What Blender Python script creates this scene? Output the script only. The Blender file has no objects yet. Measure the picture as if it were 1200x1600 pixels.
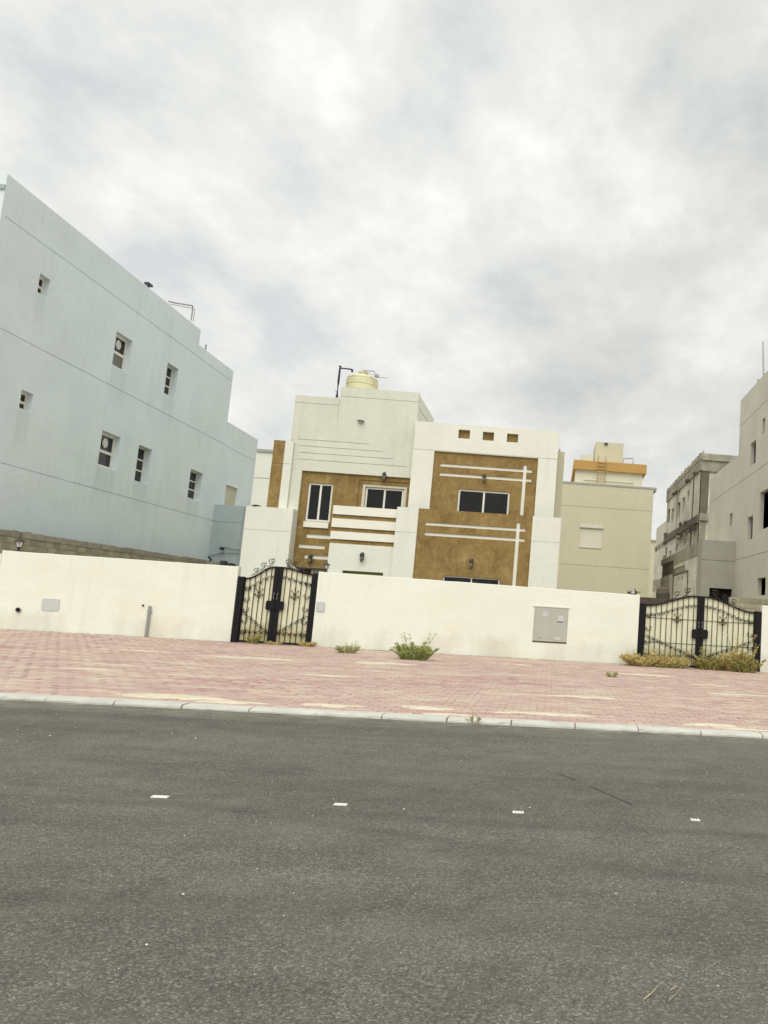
import bpy, math, random
import numpy as np
from mathutils import Matrix, Vector
random.seed(7)
C = bpy.context.scene
# ------------------------------------------------------------------ camera
YAW, PITCH, ROLL, PPX, FPX, EYE = 6.56748626e-02, 1.28257609e-01, 6.01358115e-02, 954.243808, 1268.53598, 1.5
def basis():
    F = np.array([math.sin(YAW)*math.cos(PITCH), math.cos(YAW)*math.cos(PITCH), math.sin(PITCH)])
    r = np.array([math.cos(YAW), -math.sin(YAW), 0]); u = np.cross(r, F)
    c, s = math.cos(ROLL), math.sin(ROLL)
    return np.array([c*r+s*u, -s*r+c*u, F])
MC = basis()
cam_d = bpy.data.cameras.new('camera'); cam = bpy.data.objects.new('camera', cam_d)
C.collection.objects.link(cam); C.camera = cam
cam_d.sensor_fit = 'HORIZONTAL'; cam_d.sensor_width = 36
cam_d.lens = 36*FPX/1200; cam_d.shift_x = (600-PPX)/1200; cam_d.shift_y = 0
cam_d.clip_start = 0.1; cam_d.clip_end = 3000
cm = Matrix.Identity(4)
for i in range(3):
    cm[i][0] = MC[0][i]; cm[i][1] = MC[1][i]; cm[i][2] = -MC[2][i]
cm[2][3] = EYE
cam.matrix_world = cm
# ------------------------------------------------------------------ light and sky
SUN_EL, SUN_AZ = math.radians(55), math.radians(184)      # azimuth measured from +Y clockwise: behind the viewer
W = bpy.data.worlds.new('World'); C.world = W; W.use_nodes = True
nt = W.node_tree; nt.nodes.clear(); NN = nt.nodes.new; LK = nt.links.new
out = NN('ShaderNodeOutputWorld')
sky = NN('ShaderNodeTexSky'); sky.sky_type = 'NISHITA'; sky.sun_disc = False
sky.sun_elevation = SUN_EL; sky.sun_rotation = SUN_AZ; sky.dust_density = 3.0
bg1 = NN('ShaderNodeBackground'); bg1.inputs['Strength'].default_value = 0.10; LK(sky.outputs[0], bg1.inputs[0])
tc = NN('ShaderNodeTexCoord'); sep = NN('ShaderNodeSeparateXYZ'); LK(tc.outputs['Generated'], sep.inputs[0])
def wmath(op, a, b=None, clamp=False):
    n = NN('ShaderNodeMath'); n.operation = op; n.use_clamp = clamp
    for i, v in enumerate((a, b)):
        if v is None: continue
        if isinstance(v, (int, float)): n.inputs[i].default_value = v
        else: LK(v, n.inputs[i])
    return n.outputs[0]
zc = wmath('ADD', wmath('MAXIMUM', sep.outputs[2], 0.0), 0.34)
cx = wmath('DIVIDE', sep.outputs[0], zc); cy = wmath('DIVIDE', sep.outputs[1], zc)
cmb = NN('ShaderNodeCombineXYZ'); LK(cx, cmb.inputs[0]); LK(cy, cmb.inputs[1])
mp = NN('ShaderNodeMapping'); LK(cmb.outputs[0], mp.inputs[0])
mp.inputs['Rotation'].default_value = (0, 0, math.radians(24)); mp.inputs['Scale'].default_value = (1.0, 0.78, 1); mp.inputs['Location'].default_value = (5.35, 2.3, 0)
def wnoise(vec, scale, detail, rough, dist=0.0):
    n = NN('ShaderNodeTexNoise'); n.inputs['Scale'].default_value = scale; n.inputs['Detail'].default_value = detail
    n.inputs['Roughness'].default_value = rough; n.inputs['Distortion'].default_value = dist
    LK(vec, n.inputs['Vector']); return n.outputs['Fac']
def wramp(fac, stops):
    r = NN('ShaderNodeValToRGB'); LK(fac, r.inputs[0]); e = r.color_ramp.elements
    while len(e) < len(stops): e.new(0.5)
    for k, (p, c) in enumerate(stops): e[k].position = p; e[k].color = (*c, 1)
    return r.outputs[0]
n1 = wnoise(mp.outputs[0], 1.7, 12, 0.58, 0.0)
n2 = wnoise(mp.outputs[0], 5.2, 10, 0.60, 0.0)
mixn = wmath('ADD', wmath('MULTIPLY', n1, 0.56), wmath('MULTIPLY', n2, 0.44))
ccol = wramp(mixn, [(0.40, (0.36, 0.376, 0.378)), (0.45, (0.413, 0.422, 0.414)), (0.505, (0.463, 0.467, 0.45)), (0.59, (0.555, 0.556, 0.535))])
# thick, flat-bottomed darker decks drifting over
n3 = wnoise(mp.outputs[0], 0.62, 5, 0.5, 0.1)
deck = wramp(n3, [(0.44, (1.03, 1.03, 1.03)), (0.58, (0.79, 0.79, 0.78))])
mx = NN('ShaderNodeMix'); mx.data_type = 'RGBA'; mx.blend_type = 'MULTIPLY'; mx.inputs[0].default_value = 1.0
LK(ccol, mx.inputs[6]); LK(deck, mx.inputs[7])
# hazier and paler toward the horizon
hz = NN('ShaderNodeMix'); hz.data_type = 'RGBA'
hf = wmath('POWER', wmath('SUBTRACT', 1.0, wmath('MAXIMUM', sep.outputs[2], 0.0)), 5.5, True)
LK(wmath('MULTIPLY', hf, 0.85), hz.inputs[0]); LK(mx.outputs[2], hz.inputs[6]); hz.inputs[7].default_value = (0.525, 0.527, 0.497, 1)
bg2 = NN('ShaderNodeBackground'); LK(hz.outputs[2], bg2.inputs[0]); bg2.inputs['Strength'].default_value = 1.0
cov = wramp(mixn, [(0.36, (0.93, 0.93, 0.93)), (0.46, (0.99, 0.99, 0.99))])
ms = NN('ShaderNodeMixShader'); LK(cov, ms.inputs[0]); LK(bg1.outputs[0], ms.inputs[1]); LK(bg2.outputs[0], ms.inputs[2])
LK(ms.outputs[0], out.inputs[0])
sd = bpy.data.lights.new('sun', 'SUN'); sd.energy = 1.5; sd.angle = math.radians(60); sd.color = (1.0, 0.965, 0.90)
so = bpy.data.objects.new('sun', sd); C.collection.objects.link(so)
dirv = Vector((math.sin(SUN_AZ)*math.cos(SUN_EL), math.cos(SUN_AZ)*math.cos(SUN_EL), math.sin(SUN_EL)))
so.rotation_euler = dirv.to_track_quat('Z', 'Y').to_euler()
C.view_settings.view_transform = 'Standard'; C.view_settings.look = 'None'
C.view_settings.gamma = 1; C.view_settings.use_curve_mapping = False
C.view_settings.exposure = 0.88
C.render.engine = 'CYCLES'

# ------------------------------------------------------------------ measuring: where a sight line meets a real plane
def ray(x, y):
    return MC.T @ np.array([x-PPX, -(y-800), FPX])
def gy(x, y, Y):
    d = ray(x, y); t = Y/d[1]; return (float(d[0]*t), float(d[2]*t+EYE))       # X, Z
def gx(x, y, X):
    d = ray(x, y); t = X/d[0]; return (float(d[1]*t), float(d[2]*t+EYE))       # Y, Z
def gz(x, y, z=0.0):
    d = ray(x, y); t = (z-EYE)/d[2]; return (float(d[0]*t), float(d[1]*t))     # X, Y
def zy(o, s):    # zoomed detail -> photo pixel
    return lambda a, b: (o[0]+a*s, o[1]+b*s)

# ------------------------------------------------------------------ materials
MATS = {}
def newmat(name):
    m = bpy.data.materials.new(name); m.use_nodes = True
    t = m.node_tree; b = t.nodes['Principled BSDF']; MATS[name] = m
    return m, t, b
def nd(t, typ, **kw):
    n = t.nodes.new(typ)
    for k, v in kw.items(): n.inputs[k].default_value = v
    return n
def pos(t, scale=(1, 1, 1)):
    g = t.nodes.new('ShaderNodeNewGeometry'); m = t.nodes.new('ShaderNodeMapping'); m.inputs['Scale'].default_value = scale
    t.links.new(g.outputs['Position'], m.inputs[0]); return m.outputs[0]
def noise(t, vec, scale, detail=5, rough=0.55, dist=0):
    n = nd(t, 'ShaderNodeTexNoise', Scale=scale, Detail=detail, Roughness=rough, Distortion=dist); t.links.new(vec, n.inputs['Vector']); return n.outputs['Fac']
def ramp(t, fac, stops, interp='LINEAR'):
    r = t.nodes.new('ShaderNodeValToRGB'); t.links.new(fac, r.inputs[0]); e = r.color_ramp.elements; r.color_ramp.interpolation = interp
    while len(e) < len(stops): e.new(0.5)
    for k, (p, c) in enumerate(stops):
        if not isinstance(c, tuple): c = (c, c, c)
        e[k].position = p; e[k].color = (*c, 1)
    return r.outputs[0]
def mixc(t, fac, a, b, blend='MIX'):
    m = t.nodes.new('ShaderNodeMix'); m.data_type = 'RGBA'; m.blend_type = blend
    for i, v in ((0, fac), (6, a), (7, b)):
        if isinstance(v, (int, float)): m.inputs[i].default_value = v
        elif isinstance(v, tuple): m.inputs[i].default_value = (*v, 1)
        else: t.links.new(v, m.inputs[i])
    return m.outputs[2]
def bump(t, b, h, strength, dist=0.01):
    n = nd(t, 'ShaderNodeBump', Strength=strength, Distance=dist); t.links.new(h, n.inputs['Height']); t.links.new(n.outputs[0], b.inputs['Normal'])
def setb(b, rough=0.8, spec=0.3, metal=0.0):
    b.inputs['Roughness'].default_value = rough; b.inputs['Specular IOR Level'].default_value = spec; b.inputs['Metallic'].default_value = metal
def math1(t, op, a, b):
    n = t.nodes.new('ShaderNodeMath'); n.operation = op
    for i, v in ((0, a), (1, b)):
        if isinstance(v, (int, float)): n.inputs[i].default_value = v
        else: t.links.new(v, n.inputs[i])
    return n.outputs[0]
XB = -18.8
WINS = [((63, 427), (74.5, 465.8), 'small'), ((182.7, 517.2), (200.2, 583.7), 'fan'), ((262.5, 566.2), (273, 623.3), 'tri'), ((34.3, 608.6), (48, 645), 'small'),
        ((160.3, 672), (181.3, 736.3), 'fan'), ((217.5, 694.7), (230.5, 757), 'tri'), ((298.3, 732.5), (311.7, 783), 'tri')]
SILLS = [(gx(*a, XB)[0], gx(*b, XB)[0], gx(*b, XB)[1]) for a, b, k in WINS]
def stucco(name, col, mott=0.12, streak=0.12, grain=0.5, gscale=55, dirt=None, streakcol=0.72, sills=False, courses=0.0):
    """painted render: cloudy mottling, faint rain streaks, a sandy relief, dirt splashed up from the ground"""
    m, t, b = newmat(name); setb(b, 0.88, 0.2)
    p = pos(t)
    c = mixc(t, 1.0, col, ramp(t, noise(t, p, 0.55, 6, 0.6), [(0.3, 1-mott), (0.7, 1.0)]), 'MULTIPLY')
    c = mixc(t, 1.0, c, ramp(t, noise(t, p, 6, 6, 0.65), [(0.3, 1-mott*0.55), (0.65, 1.0)]), 'MULTIPLY')
    sv = noise(t, pos(t, (2.6, 2.6, 0.16)), 1.6, 5, 0.6)
    sm = noise(t, p, 0.35, 3, 0.5)
    sf = math1(t, 'MULTIPLY', ramp(t, sv, [(0.50, 0.0), (0.72, 1.0)]), ramp(t, sm, [(0.42, 0.0), (0.62, 1.0)]))
    c = mixc(t, math1(t, 'MULTIPLY', sf, streak), c, (col[0]*streakcol, col[1]*streakcol, col[2]*streakcol*0.95))
    if dirt:
        blot = ramp(t, noise(t, pos(t, (0.5, 1, 1.2)), 1.1, 7, 0.68, 0.3), [(0.46, 0.0), (0.70, 0.55)])
        c = mixc(t, blot, c, (col[0]*0.93, col[1]*0.885, col[2]*0.82))
        g = t.nodes.new('ShaderNodeSeparateXYZ'); t.links.new(p, g.inputs[0])
        hz_ = math1(t, 'ADD', g.outputs[2], math1(t, 'MULTIPLY', noise(t, pos(t, (1, 1, 0.5)), 3.2, 6, 0.7), -0.85))
        c = mixc(t, math1(t, 'MULTIPLY', ramp(t, hz_, [(-0.0, 1.0), (0.32, 0.0)]), math1(t, 'MULTIPLY', ramp(t, noise(t, pos(t, (1, 1, 0.2)), 0.7, 4, 0.6), [(0.40, 0.0), (0.66, 1.0)]), dirt)), c, (0.40, 0.37, 0.28))
        fl = noise(t, p, 14, 4, 0.7)
        lowm = ramp(t, math1(t, 'MULTIPLY', g.outputs[2], 0.5), [(0.0, 1.0), (0.35, 0.0)])
        c = mixc(t, math1(t, 'MULTIPLY', math1(t, 'MULTIPLY', ramp(t, fl, [(0.60, 0.0), (0.66, 1.0)]), lowm), 0.5*dirt), c, (0.30, 0.29, 0.23))
    if sills:        # rain-washed dirt running down from each window sill
        g = t.nodes.new('ShaderNodeSeparateXYZ'); t.links.new(p, g.inputs[0]); tot = None
        rag = noise(t, pos(t, (1, 7, 0.25)), 1.5, 5, 0.7)
        for (y0, y1, v0) in SILLS:
            def rmap(val, a, b_, c0, c1):
                n = nd(t, 'ShaderNodeMapRange'); n.clamp = True; n.interpolation_type = 'SMOOTHSTEP'
                n.inputs[1].default_value = a; n.inputs[2].default_value = b_; n.inputs[3].default_value = c0; n.inputs[4].default_value = c1; t.links.new(val, n.inputs[0]); return n.outputs[0]
            k = math1(t, 'MULTIPLY', rmap(g.outputs[1], y0-0.12, y0+0.05, 0, 1), rmap(g.outputs[1], y1-0.15, y1+0.08, 1, 0))
            k = math1(t, 'MULTIPLY', k, math1(t, 'MULTIPLY', rmap(g.outputs[2], v0-2.0, v0-0.2, 0, 1), rmap(g.outputs[2], v0-0.02, v0+0.0, 1, 0)))
            tot = k if tot is None else math1(t, 'ADD', tot, k)
        c = mixc(t, math1(t, 'MULTIPLY', math1(t, 'MULTIPLY', tot, ramp(t, rag, [(0.35, 0.25), (0.6, 1.0)])), 0.40), c, (col[0]*0.62, col[1]*0.64, col[2]*0.62))
    if courses:      # block courses showing through thin render, too far off to be picked apart
        g = t.nodes.new('ShaderNodeSeparateXYZ'); t.links.new(p, g.inputs[0])
        cb = t.nodes.new('ShaderNodeCombineXYZ'); t.links.new(math1(t, 'ADD', g.outputs[0], g.outputs[1]), cb.inputs[0]); t.links.new(g.outputs[2], cb.inputs[1])
        bk = nd(t, 'ShaderNodeTexBrick'); bk.inputs['Scale'].default_value = 1.0; bk.inputs['Brick Width'].default_value = 0.8; bk.inputs['Row Height'].default_value = 0.4; bk.inputs['Mortar Size'].default_value = 0.03
        bk.inputs['Color1'].default_value = (1, 1, 1, 1); bk.inputs['Color2'].default_value = (0.66, 0.66, 0.64, 1); bk.inputs['Mortar'].default_value = (0.55, 0.54, 0.50, 1); t.links.new(cb.outputs[0], bk.inputs['Vector'])
        msk = ramp(t, noise(t, p, 0.5, 5, 0.6), [(0.40, 0.15), (0.60, 1.0)])
        c = mixc(t, math1(t, 'MULTIPLY', msk, courses), c, mixc(t, 1.0, c, bk.outputs[0], 'MULTIPLY'))
        c = mixc(t, math1(t, 'MULTIPLY', ramp(t, noise(t, pos(t, (2, 2, 0.5)), 0.9, 7, 0.75, 0.5), [(0.50, 0.0), (0.62, 1.0)]), 0.55), c, (col[0]*0.42, col[1]*0.40, col[2]*0.36))
    t.links.new(c, b.inputs['Base Color'])
    h = math1(t, 'ADD', math1(t, 'MULTIPLY', noise(t, p, gscale, 6, 0.7), 0.5), math1(t, 'MULTIPLY', noise(t, p, gscale*0.12, 5, 0.6), 1.1))
    bump(t, b, h, grain, 0.014)
    return m
def plain(name, col, rough=0.6, spec=0.4, metal=0.0, var=0.10, vs=8):
    m, t, b = newmat(name); setb(b, rough, spec, metal)
    c = mixc(t, 1.0, col, ramp(t, noise(t, pos(t), vs, 5, 0.65), [(0.3, 1-var), (0.7, 1.0)]), 'MULTIPLY')
    t.links.new(c, b.inputs['Base Color']); return m

M_white = stucco('white_render', (0.755, 0.765, 0.68), 0.08, 0.25)
M_fence = stucco('cream_wall_paint', (0.775, 0.80, 0.705), 0.06, 0.3, dirt=0.4)
M_blue = stucco('pale_blue_render', (0.725, 0.815, 0.83), 0.09, 0.35, sills=True)
M_bluedk = stucco('dark_and_shaded_blue', (0.42, 0.49, 0.495), 0.12, 0.3)  # blue render darkened: the bay's street-side shade put into the colour; also front band
M_beige = stucco('beige_render', (0.585, 0.56, 0.41), 0.09, 0.3)
M_grey = stucco('cement_render', (0.64, 0.62, 0.53), 0.14, 0.4)
M_greydk = stucco('dark_and_shaded_cement', (0.40, 0.395, 0.34), 0.14, 0.3)  # darker cement copy: annex front's shade put into the colour; also copings, carcass
M_cream = stucco('cream_render', (0.66, 0.64, 0.52), 0.08, 0.3)
M_tower = stucco('weathered_white_render', (0.655, 0.67, 0.575), 0.10, 0.45)
M_joint = plain('joint_shadow_line', (0.33, 0.34, 0.31), 0.9, 0.1)
M_roof = plain('roof_screed', (0.42, 0.41, 0.37), 0.9, 0.1)
M_orange = stucco('orange_render', (0.47, 0.285, 0.10), 0.08, 0.2)
M_conc = stucco('bare_concrete', (0.50, 0.465, 0.375), 0.45, 0.85, grain=0.8, streakcol=0.5, courses=0.5)
M_concl = stucco('plastered_block', (0.85, 0.81, 0.69), 0.30, 0.8, grain=0.7, streakcol=0.6, courses=0.7)
M_concdk = stucco('stain_and_shade_concrete', (0.19, 0.17, 0.13), 0.35, 0.6, grain=0.8)

def brown_mat():
    m, t, b = newmat('brown_trowelled_render'); setb(b, 0.8, 0.25)
    p = pos(t)
    f1 = noise(t, pos(t, (1, 1, 0.8)), 1.6, 8, 0.68, 0.6)
    c = ramp(t, f1, [(0.30, (0.19, 0.124, 0.042)), (0.42, (0.25, 0.167, 0.058)), (0.56, (0.30, 0.206, 0.076)), (0.70, (0.385, 0.28, 0.125))])
    c = mixc(t, 1.0, c, ramp(t, noise(t, pos(t, (1, 1, 0.55)), 11, 8, 0.78, 0.6), [(0.32, 0.62), (0.60, 1.06)]), 'MULTIPLY')
    c = mixc(t, math1(t, 'MULTIPLY', ramp(t, noise(t, pos(t, (1.5, 1.5, 0.4)), 2.6, 8, 0.75), [(0.58, 0.0), (0.68, 1.0)]), 0.45), c, (0.42, 0.315, 0.155))
    t.links.new(c, b.inputs['Base Color'])
    h = math1(t, 'ADD', math1(t, 'MULTIPLY', noise(t, p, 42, 6, 0.7), 0.6), noise(t, p, 7, 5, 0.6, 0.8))
    bump(t, b, h, 0.7, 0.016); return m
M_brown = brown_mat()
M_strip = stucco('white_strip_paint', (0.80, 0.795, 0.70), 0.05, 0.1)
M_frame = plain('white_aluminium', (0.76, 0.75, 0.68), 0.45, 0.4)
M_framec = plain('cream_window_surround', (0.62, 0.585, 0.45), 0.6, 0.3)
def glass_mat(name, col, r=0.06):
    m, t, b = newmat(name); setb(b, r, 0.28)
    c = ramp(t, noise(t, pos(t, (1, 1, 1)), 1.3, 3, 0.5), [(0.35, col), (0.7, tuple(v*1.9 for v in col))])
    t.links.new(c, b.inputs['Base Color'])
    bump(t, b, noise(t, pos(t), 1.1, 2, 0.5), 0.04, 0.05); return m
M_glass = glass_mat('dark_window_glass', (0.008, 0.009, 0.008))
M_curtain = plain('curtained_glass', (0.17, 0.155, 0.12), 0.25, 0.4, var=0.4, vs=5)
M_iron = plain('black_gate_paint', (0.006, 0.0065, 0.008), 0.5, 0.25, var=0.35)
M_rust = plain('dull_iron_scroll', (0.030, 0.024, 0.018), 0.6, 0.35, var=0.4)
M_gold = plain('tarnished_gold_paint', (0.13, 0.095, 0.045), 0.5, 0.4, 0.3, var=0.4)
M_bronze = plain('bronze_lamp_metal', (0.05, 0.04, 0.032), 0.45, 0.5, 0.3)
M_lampglass = plain('frosted_lamp_glass', (0.62, 0.61, 0.55), 0.25, 0.5)
M_smoke = plain('smoked_lamp_glass', (0.16, 0.15, 0.12), 0.2, 0.5)
M_steel = plain('grey_painted_steel', (0.43, 0.435, 0.375), 0.5, 0.4, var=0.08, vs=4)
M_galv = plain('galvanised_pipe', (0.34, 0.34, 0.32), 0.45, 0.5, 0.4)
M_patch = plain('grey_blue_cover', (0.53, 0.56, 0.545), 0.6, 0.3, var=0.12)
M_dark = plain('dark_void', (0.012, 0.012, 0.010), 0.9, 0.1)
M_tank = plain('yellow_tank_plastic', (0.68, 0.65, 0.42), 0.5, 0.35, var=0.12, vs=2)
M_blackpipe = plain('black_pipe', (0.018, 0.02, 0.022), 0.5, 0.4)
M_door = plain('dark_brown_door', (0.05, 0.025, 0.014), 0.4, 0.4)
M_olive = plain('olive_reveal', (0.23, 0.225, 0.07), 0.6, 0.3)
M_marker = plain('white_road_marker', (0.80, 0.79, 0.74), 0.6, 0.3, var=0.25, vs=30)
M_orangepipe = plain('tan_ladder_paint', (0.48, 0.33, 0.14), 0.6, 0.3)
M_timber = plain('weathered_timber', (0.13, 0.105, 0.08), 0.8, 0.2, var=0.5)

def sheet_mat():
    m, t, b = newmat('cream_gate_sheet'); setb(b, 0.5, 0.35)
    p = pos(t); g = t.nodes.new('ShaderNodeSeparateXYZ'); t.links.new(p, g.inputs[0])
    w = math1(t, 'SINE', math1(t, 'MULTIPLY', g.outputs[0], 2*math.pi/0.19), 0.0)
    c = mixc(t, 1.0, (0.74, 0.735, 0.53), ramp(t, noise(t, pos(t, (3, 1, 0.6)), 2.2, 5, 0.6), [(0.3, 0.86), (0.7, 1.0)]), 'MULTIPLY')
    dz = math1(t, 'ADD', g.outputs[2], math1(t, 'MULTIPLY', noise(t, p, 2.2, 5, 0.7), -0.9))
    c = mixc(t, math1(t, 'MULTIPLY', ramp(t, dz, [(0.0, 1.0), (0.25, 0.0)]), 0.75), c, (0.42, 0.36, 0.17))
    t.links.new(c, b.inputs['Base Color']); bump(t, b, w, 0.25, 0.01); return m
M_sheet = sheet_mat()

def asphalt_mat():
    m, t, b = newmat('asphalt'); setb(b, 0.86, 0.22)
    p = pos(t)
    v = nd(t, 'ShaderNodeTexVoronoi', Scale=110.0); t.links.new(p, v.inputs['Vector'])
    sp = t.nodes.new('ShaderNodeSeparateColor'); t.links.new(v.outputs['Color'], sp.inputs[0])
    c = ramp(t, sp.outputs[0], [(0.0, (0.080, 0.078, 0.066)), (0.45, (0.116, 0.113, 0.097)), (0.82, (0.148, 0.144, 0.124)), (1.0, (0.25, 0.24, 0.205))])
    # finer and coarser clumping of the stones
    c = mixc(t, 1.0, c, ramp(t, noise(t, p, 34, 6, 0.75), [(0.28, 0.72), (0.5, 1.0), (0.75, 1.28)]), 'MULTIPLY')
    c = mixc(t, 1.0, c, ramp(t, noise(t, p, 2.4, 8, 0.72), [(0.30, 0.80), (0.7, 1.16)]), 'MULTIPLY')
    # wheel lines and drag marks along the street
    c = mixc(t, 1.0, c, ramp(t, noise(t, pos(t, (0.16, 0.8, 1)), 1.0, 5, 0.6, 0.5), [(0.34, 0.84), (0.62, 1.06)]), 'MULTIPLY')
    c = mixc(t, 1.0, c, ramp(t, noise(t, pos(t, (0.08, 1.2, 1)), 1.6, 4, 0.5, 0.5), [(0.30, 0.84), (0.45, 1.0)]), 'MULTIPLY')
    g = t.nodes.new('ShaderNodeSeparateXYZ'); t.links.new(p, g.inputs[0])
    wob = math1(t, 'MULTIPLY', math1(t, 'SUBTRACT', noise(t, pos(t, (0.35, 0.35, 1)), 0.8, 3, 0.5), 0.5), 0.5)
    def lane(xc, slope, half, dark):
        global_ = math1(t, 'ADD', math1(t, 'SUBTRACT', g.outputs[1], xc), math1(t, 'ADD', math1(t, 'MULTIPLY', g.outputs[0], slope), wob))
        n = nd(t, 'ShaderNodeMapRange'); n.clamp = True; n.interpolation_type = 'SMOOTHSTEP'
        n.inputs[1].default_value = 0.0; n.inputs[2].default_value = half; n.inputs[3].default_value = 1.0; n.inputs[4].default_value = 0.0
        t.links.new(math1(t, 'ABSOLUTE', global_, 0.0), n.inputs[0])
        return math1(t, 'MULTIPLY', math1(t, 'MULTIPLY', n.outputs[0], ramp(t, noise(t, pos(t, (0.4, 2.5, 1)), 2.0, 6, 0.7), [(0.32, 0.1), (0.6, 1.0)])), dark)
    for (yc, sl, hf_, dk) in ((6.05, 0.03, 0.16, 0.42), (5.35, 0.32, 0.15, 0.34), (7.7, -0.02, 0.30, 0.22), (4.2, 0.0, 0.35, 0.20)):
        c = mixc(t, lane(yc, sl, hf_, dk), c, (0.048, 0.047, 0.042))
    kn = nd(t, 'ShaderNodeMapRange'); kn.clamp = True; kn.inputs[1].default_value = 10.2; kn.inputs[2].default_value = 11.05; kn.inputs[3].default_value = 0.0; kn.inputs[4].default_value = 1.0; t.links.new(g.outputs[1], kn.inputs[0])
    c = mixc(t, math1(t, 'MULTIPLY', kn.outputs[0], ramp(t, noise(t, pos(t, (0.7, 2, 1)), 3.0, 8, 0.75), [(0.44, 0.0), (0.62, 0.65)])), c, (0.33, 0.30, 0.225))
    # sand blown on
    dust = math1(t, 'MULTIPLY', ramp(t, noise(t, pos(t, (0.5, 1, 1)), 0.9, 7, 0.7), [(0.47, 0.0), (0.72, 1.0)]), 0.42)
    c = mixc(t, dust, c, (0.19, 0.178, 0.135))
    sc = math1(t, 'MULTIPLY', ramp(t, noise(t, pos(t, (1, 2.2, 1)), 5.0, 6, 0.72, 0.4), [(0.66, 0.0), (0.74, 1.0)]), 0.35)
    c = mixc(t, sc, c, (0.27, 0.265, 0.23))
    t.links.new(c, b.inputs['Base Color'])
    h = math1(t, 'ADD', math1(t, 'MULTIPLY', v.outputs['Distance'], -1.0), math1(t, 'MULTIPLY', noise(t, p, 30, 6, 0.7), 1.2))
    bump(t, b, h, 0.55, 0.008); return m
M_asph = asphalt_mat()

def paver_mat():
    m, t, b = newmat('pink_paver'); setb(b, 0.85, 0.2)
    p = pos(t)
    oi = t.nodes.new('ShaderNodeAttribute'); oi.attribute_name = 'tint'
    c = ramp(t, oi.outputs['Fac'], [(0.0, (0.40, 0.255, 0.232)), (0.5, (0.445, 0.292, 0.262)), (0.85, (0.475, 0.328, 0.292)), (1.0, (0.53, 0.42, 0.365))])
    c = mixc(t, 1.0, c, ramp(t, noise(t, p, 26, 6, 0.7), [(0.3, 0.80), (0.7, 1.08)]), 'MULTIPLY')
    # wind-blown sand lying in long streaks
    s1 = noise(t, pos(t, (0.34, 1.5, 1)), 1.9, 8, 0.66, 0.35)
    s2 = noise(t, pos(t, (0.12, 0.2, 1)), 1.0, 3, 0.5)
    f = ramp(t, math1(t, 'ADD', s1, math1(t, 'MULTIPLY', s2, 0.22)), [(0.635, 0.0), (0.72, 1.0)])
    g = t.nodes.new('ShaderNodeSeparateXYZ'); t.links.new(p, g.inputs[0])
    c = mixc(t, math1(t, 'MULTIPLY', f, 0.72), c, (0.58, 0.51, 0.385))
    wash = ramp(t, noise(t, pos(t, (0.5, 0.9, 1)), 0.55, 6, 0.65), [(0.34, 0.0), (0.68, 0.62)])
    c = mixc(t, wash, c, (0.53, 0.45, 0.365))
    t.links.new(c, b.inputs['Base Color'])
    bump(t, b, noise(t, p, 60, 5, 0.7), 0.5, 0.006); return m
M_paver = paver_mat()
M_sand = plain('pale_sand', (0.66, 0.605, 0.465), 0.95, 0.1, var=0.25, vs=9)
M_bed = plain('joint_sand', (0.43, 0.33, 0.275), 0.95, 0.1, var=0.3, vs=12)
M_ground = plain('desert_ground', (0.42, 0.37, 0.27), 0.95, 0.1, var=0.3, vs=0.8)
def kerb_mat():
    m, t, b = newmat('kerb_concrete'); setb(b, 0.85, 0.2); p = pos(t)
    c = mixc(t, 1.0, (0.57, 0.575, 0.52), ramp(t, noise(t, p, 2.4, 6, 0.7), [(0.3, 0.78), (0.7, 1.05)]), 'MULTIPLY')
    c = mixc(t, math1(t, 'MULTIPLY', ramp(t, noise(t, p, 7, 7, 0.75), [(0.56, 0.0), (0.66, 1.0)]), 0.6), c, (0.60, 0.55, 0.42))
    t.links.new(c, b.inputs['Base Color']); bump(t, b, noise(t, p, 24, 6, 0.75), 0.8, 0.012); return m
M_kerb = kerb_mat()
def block_mat():
    m, t, b = newmat('concrete_block'); setb(b, 0.9, 0.15); p = pos(t)
    at = t.nodes.new('ShaderNodeObjectInfo')
    c = ramp(t, at.outputs['Random'], [(0.0, (0.31, 0.29, 0.20)), (0.5, (0.39, 0.365, 0.26)), (1.0, (0.45, 0.425, 0.32))])
    c = mixc(t, 1.0, c, ramp(t, noise(t, p, 9, 7, 0.75), [(0.3, 0.72), (0.68, 1.05)]), 'MULTIPLY')
    t.links.new(c, b.inputs['Base Color']); bump(t, b, noise(t, p, 35, 6, 0.75), 0.8, 0.012); return m
M_block = block_mat()
M_mortar = plain('mortar', (0.30, 0.28, 0.21), 0.95, 0.1, var=0.3)
def leaf_mat(name, c0, c1):
    m, t, b = newmat(name); setb(b, 0.65, 0.25)
    a = t.nodes.new('ShaderNodeAttribute'); a.attribute_name = 'tint'
    c = ramp(t, a.outputs['Fac'], [(0.0, c0), (1.0, c1)]); t.links.new(c, b.inputs['Base Color'])
    return m
M_leafg = leaf_mat('green_weed_leaf', (0.15, 0.20, 0.04), (0.50, 0.54, 0.20))
M_leafd = leaf_mat('dry_grass_blade', (0.34, 0.26, 0.07), (0.72, 0.60, 0.27))
M_leafo = leaf_mat('olive_weed_leaf', (0.15, 0.15, 0.03), (0.52, 0.46, 0.16))
M_leafp = leaf_mat('pale_weed_leaf', (0.28, 0.29, 0.12), (0.62, 0.58, 0.33))
M_twig = plain('dry_twig', (0.42, 0.36, 0.24), 0.8, 0.2)

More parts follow.
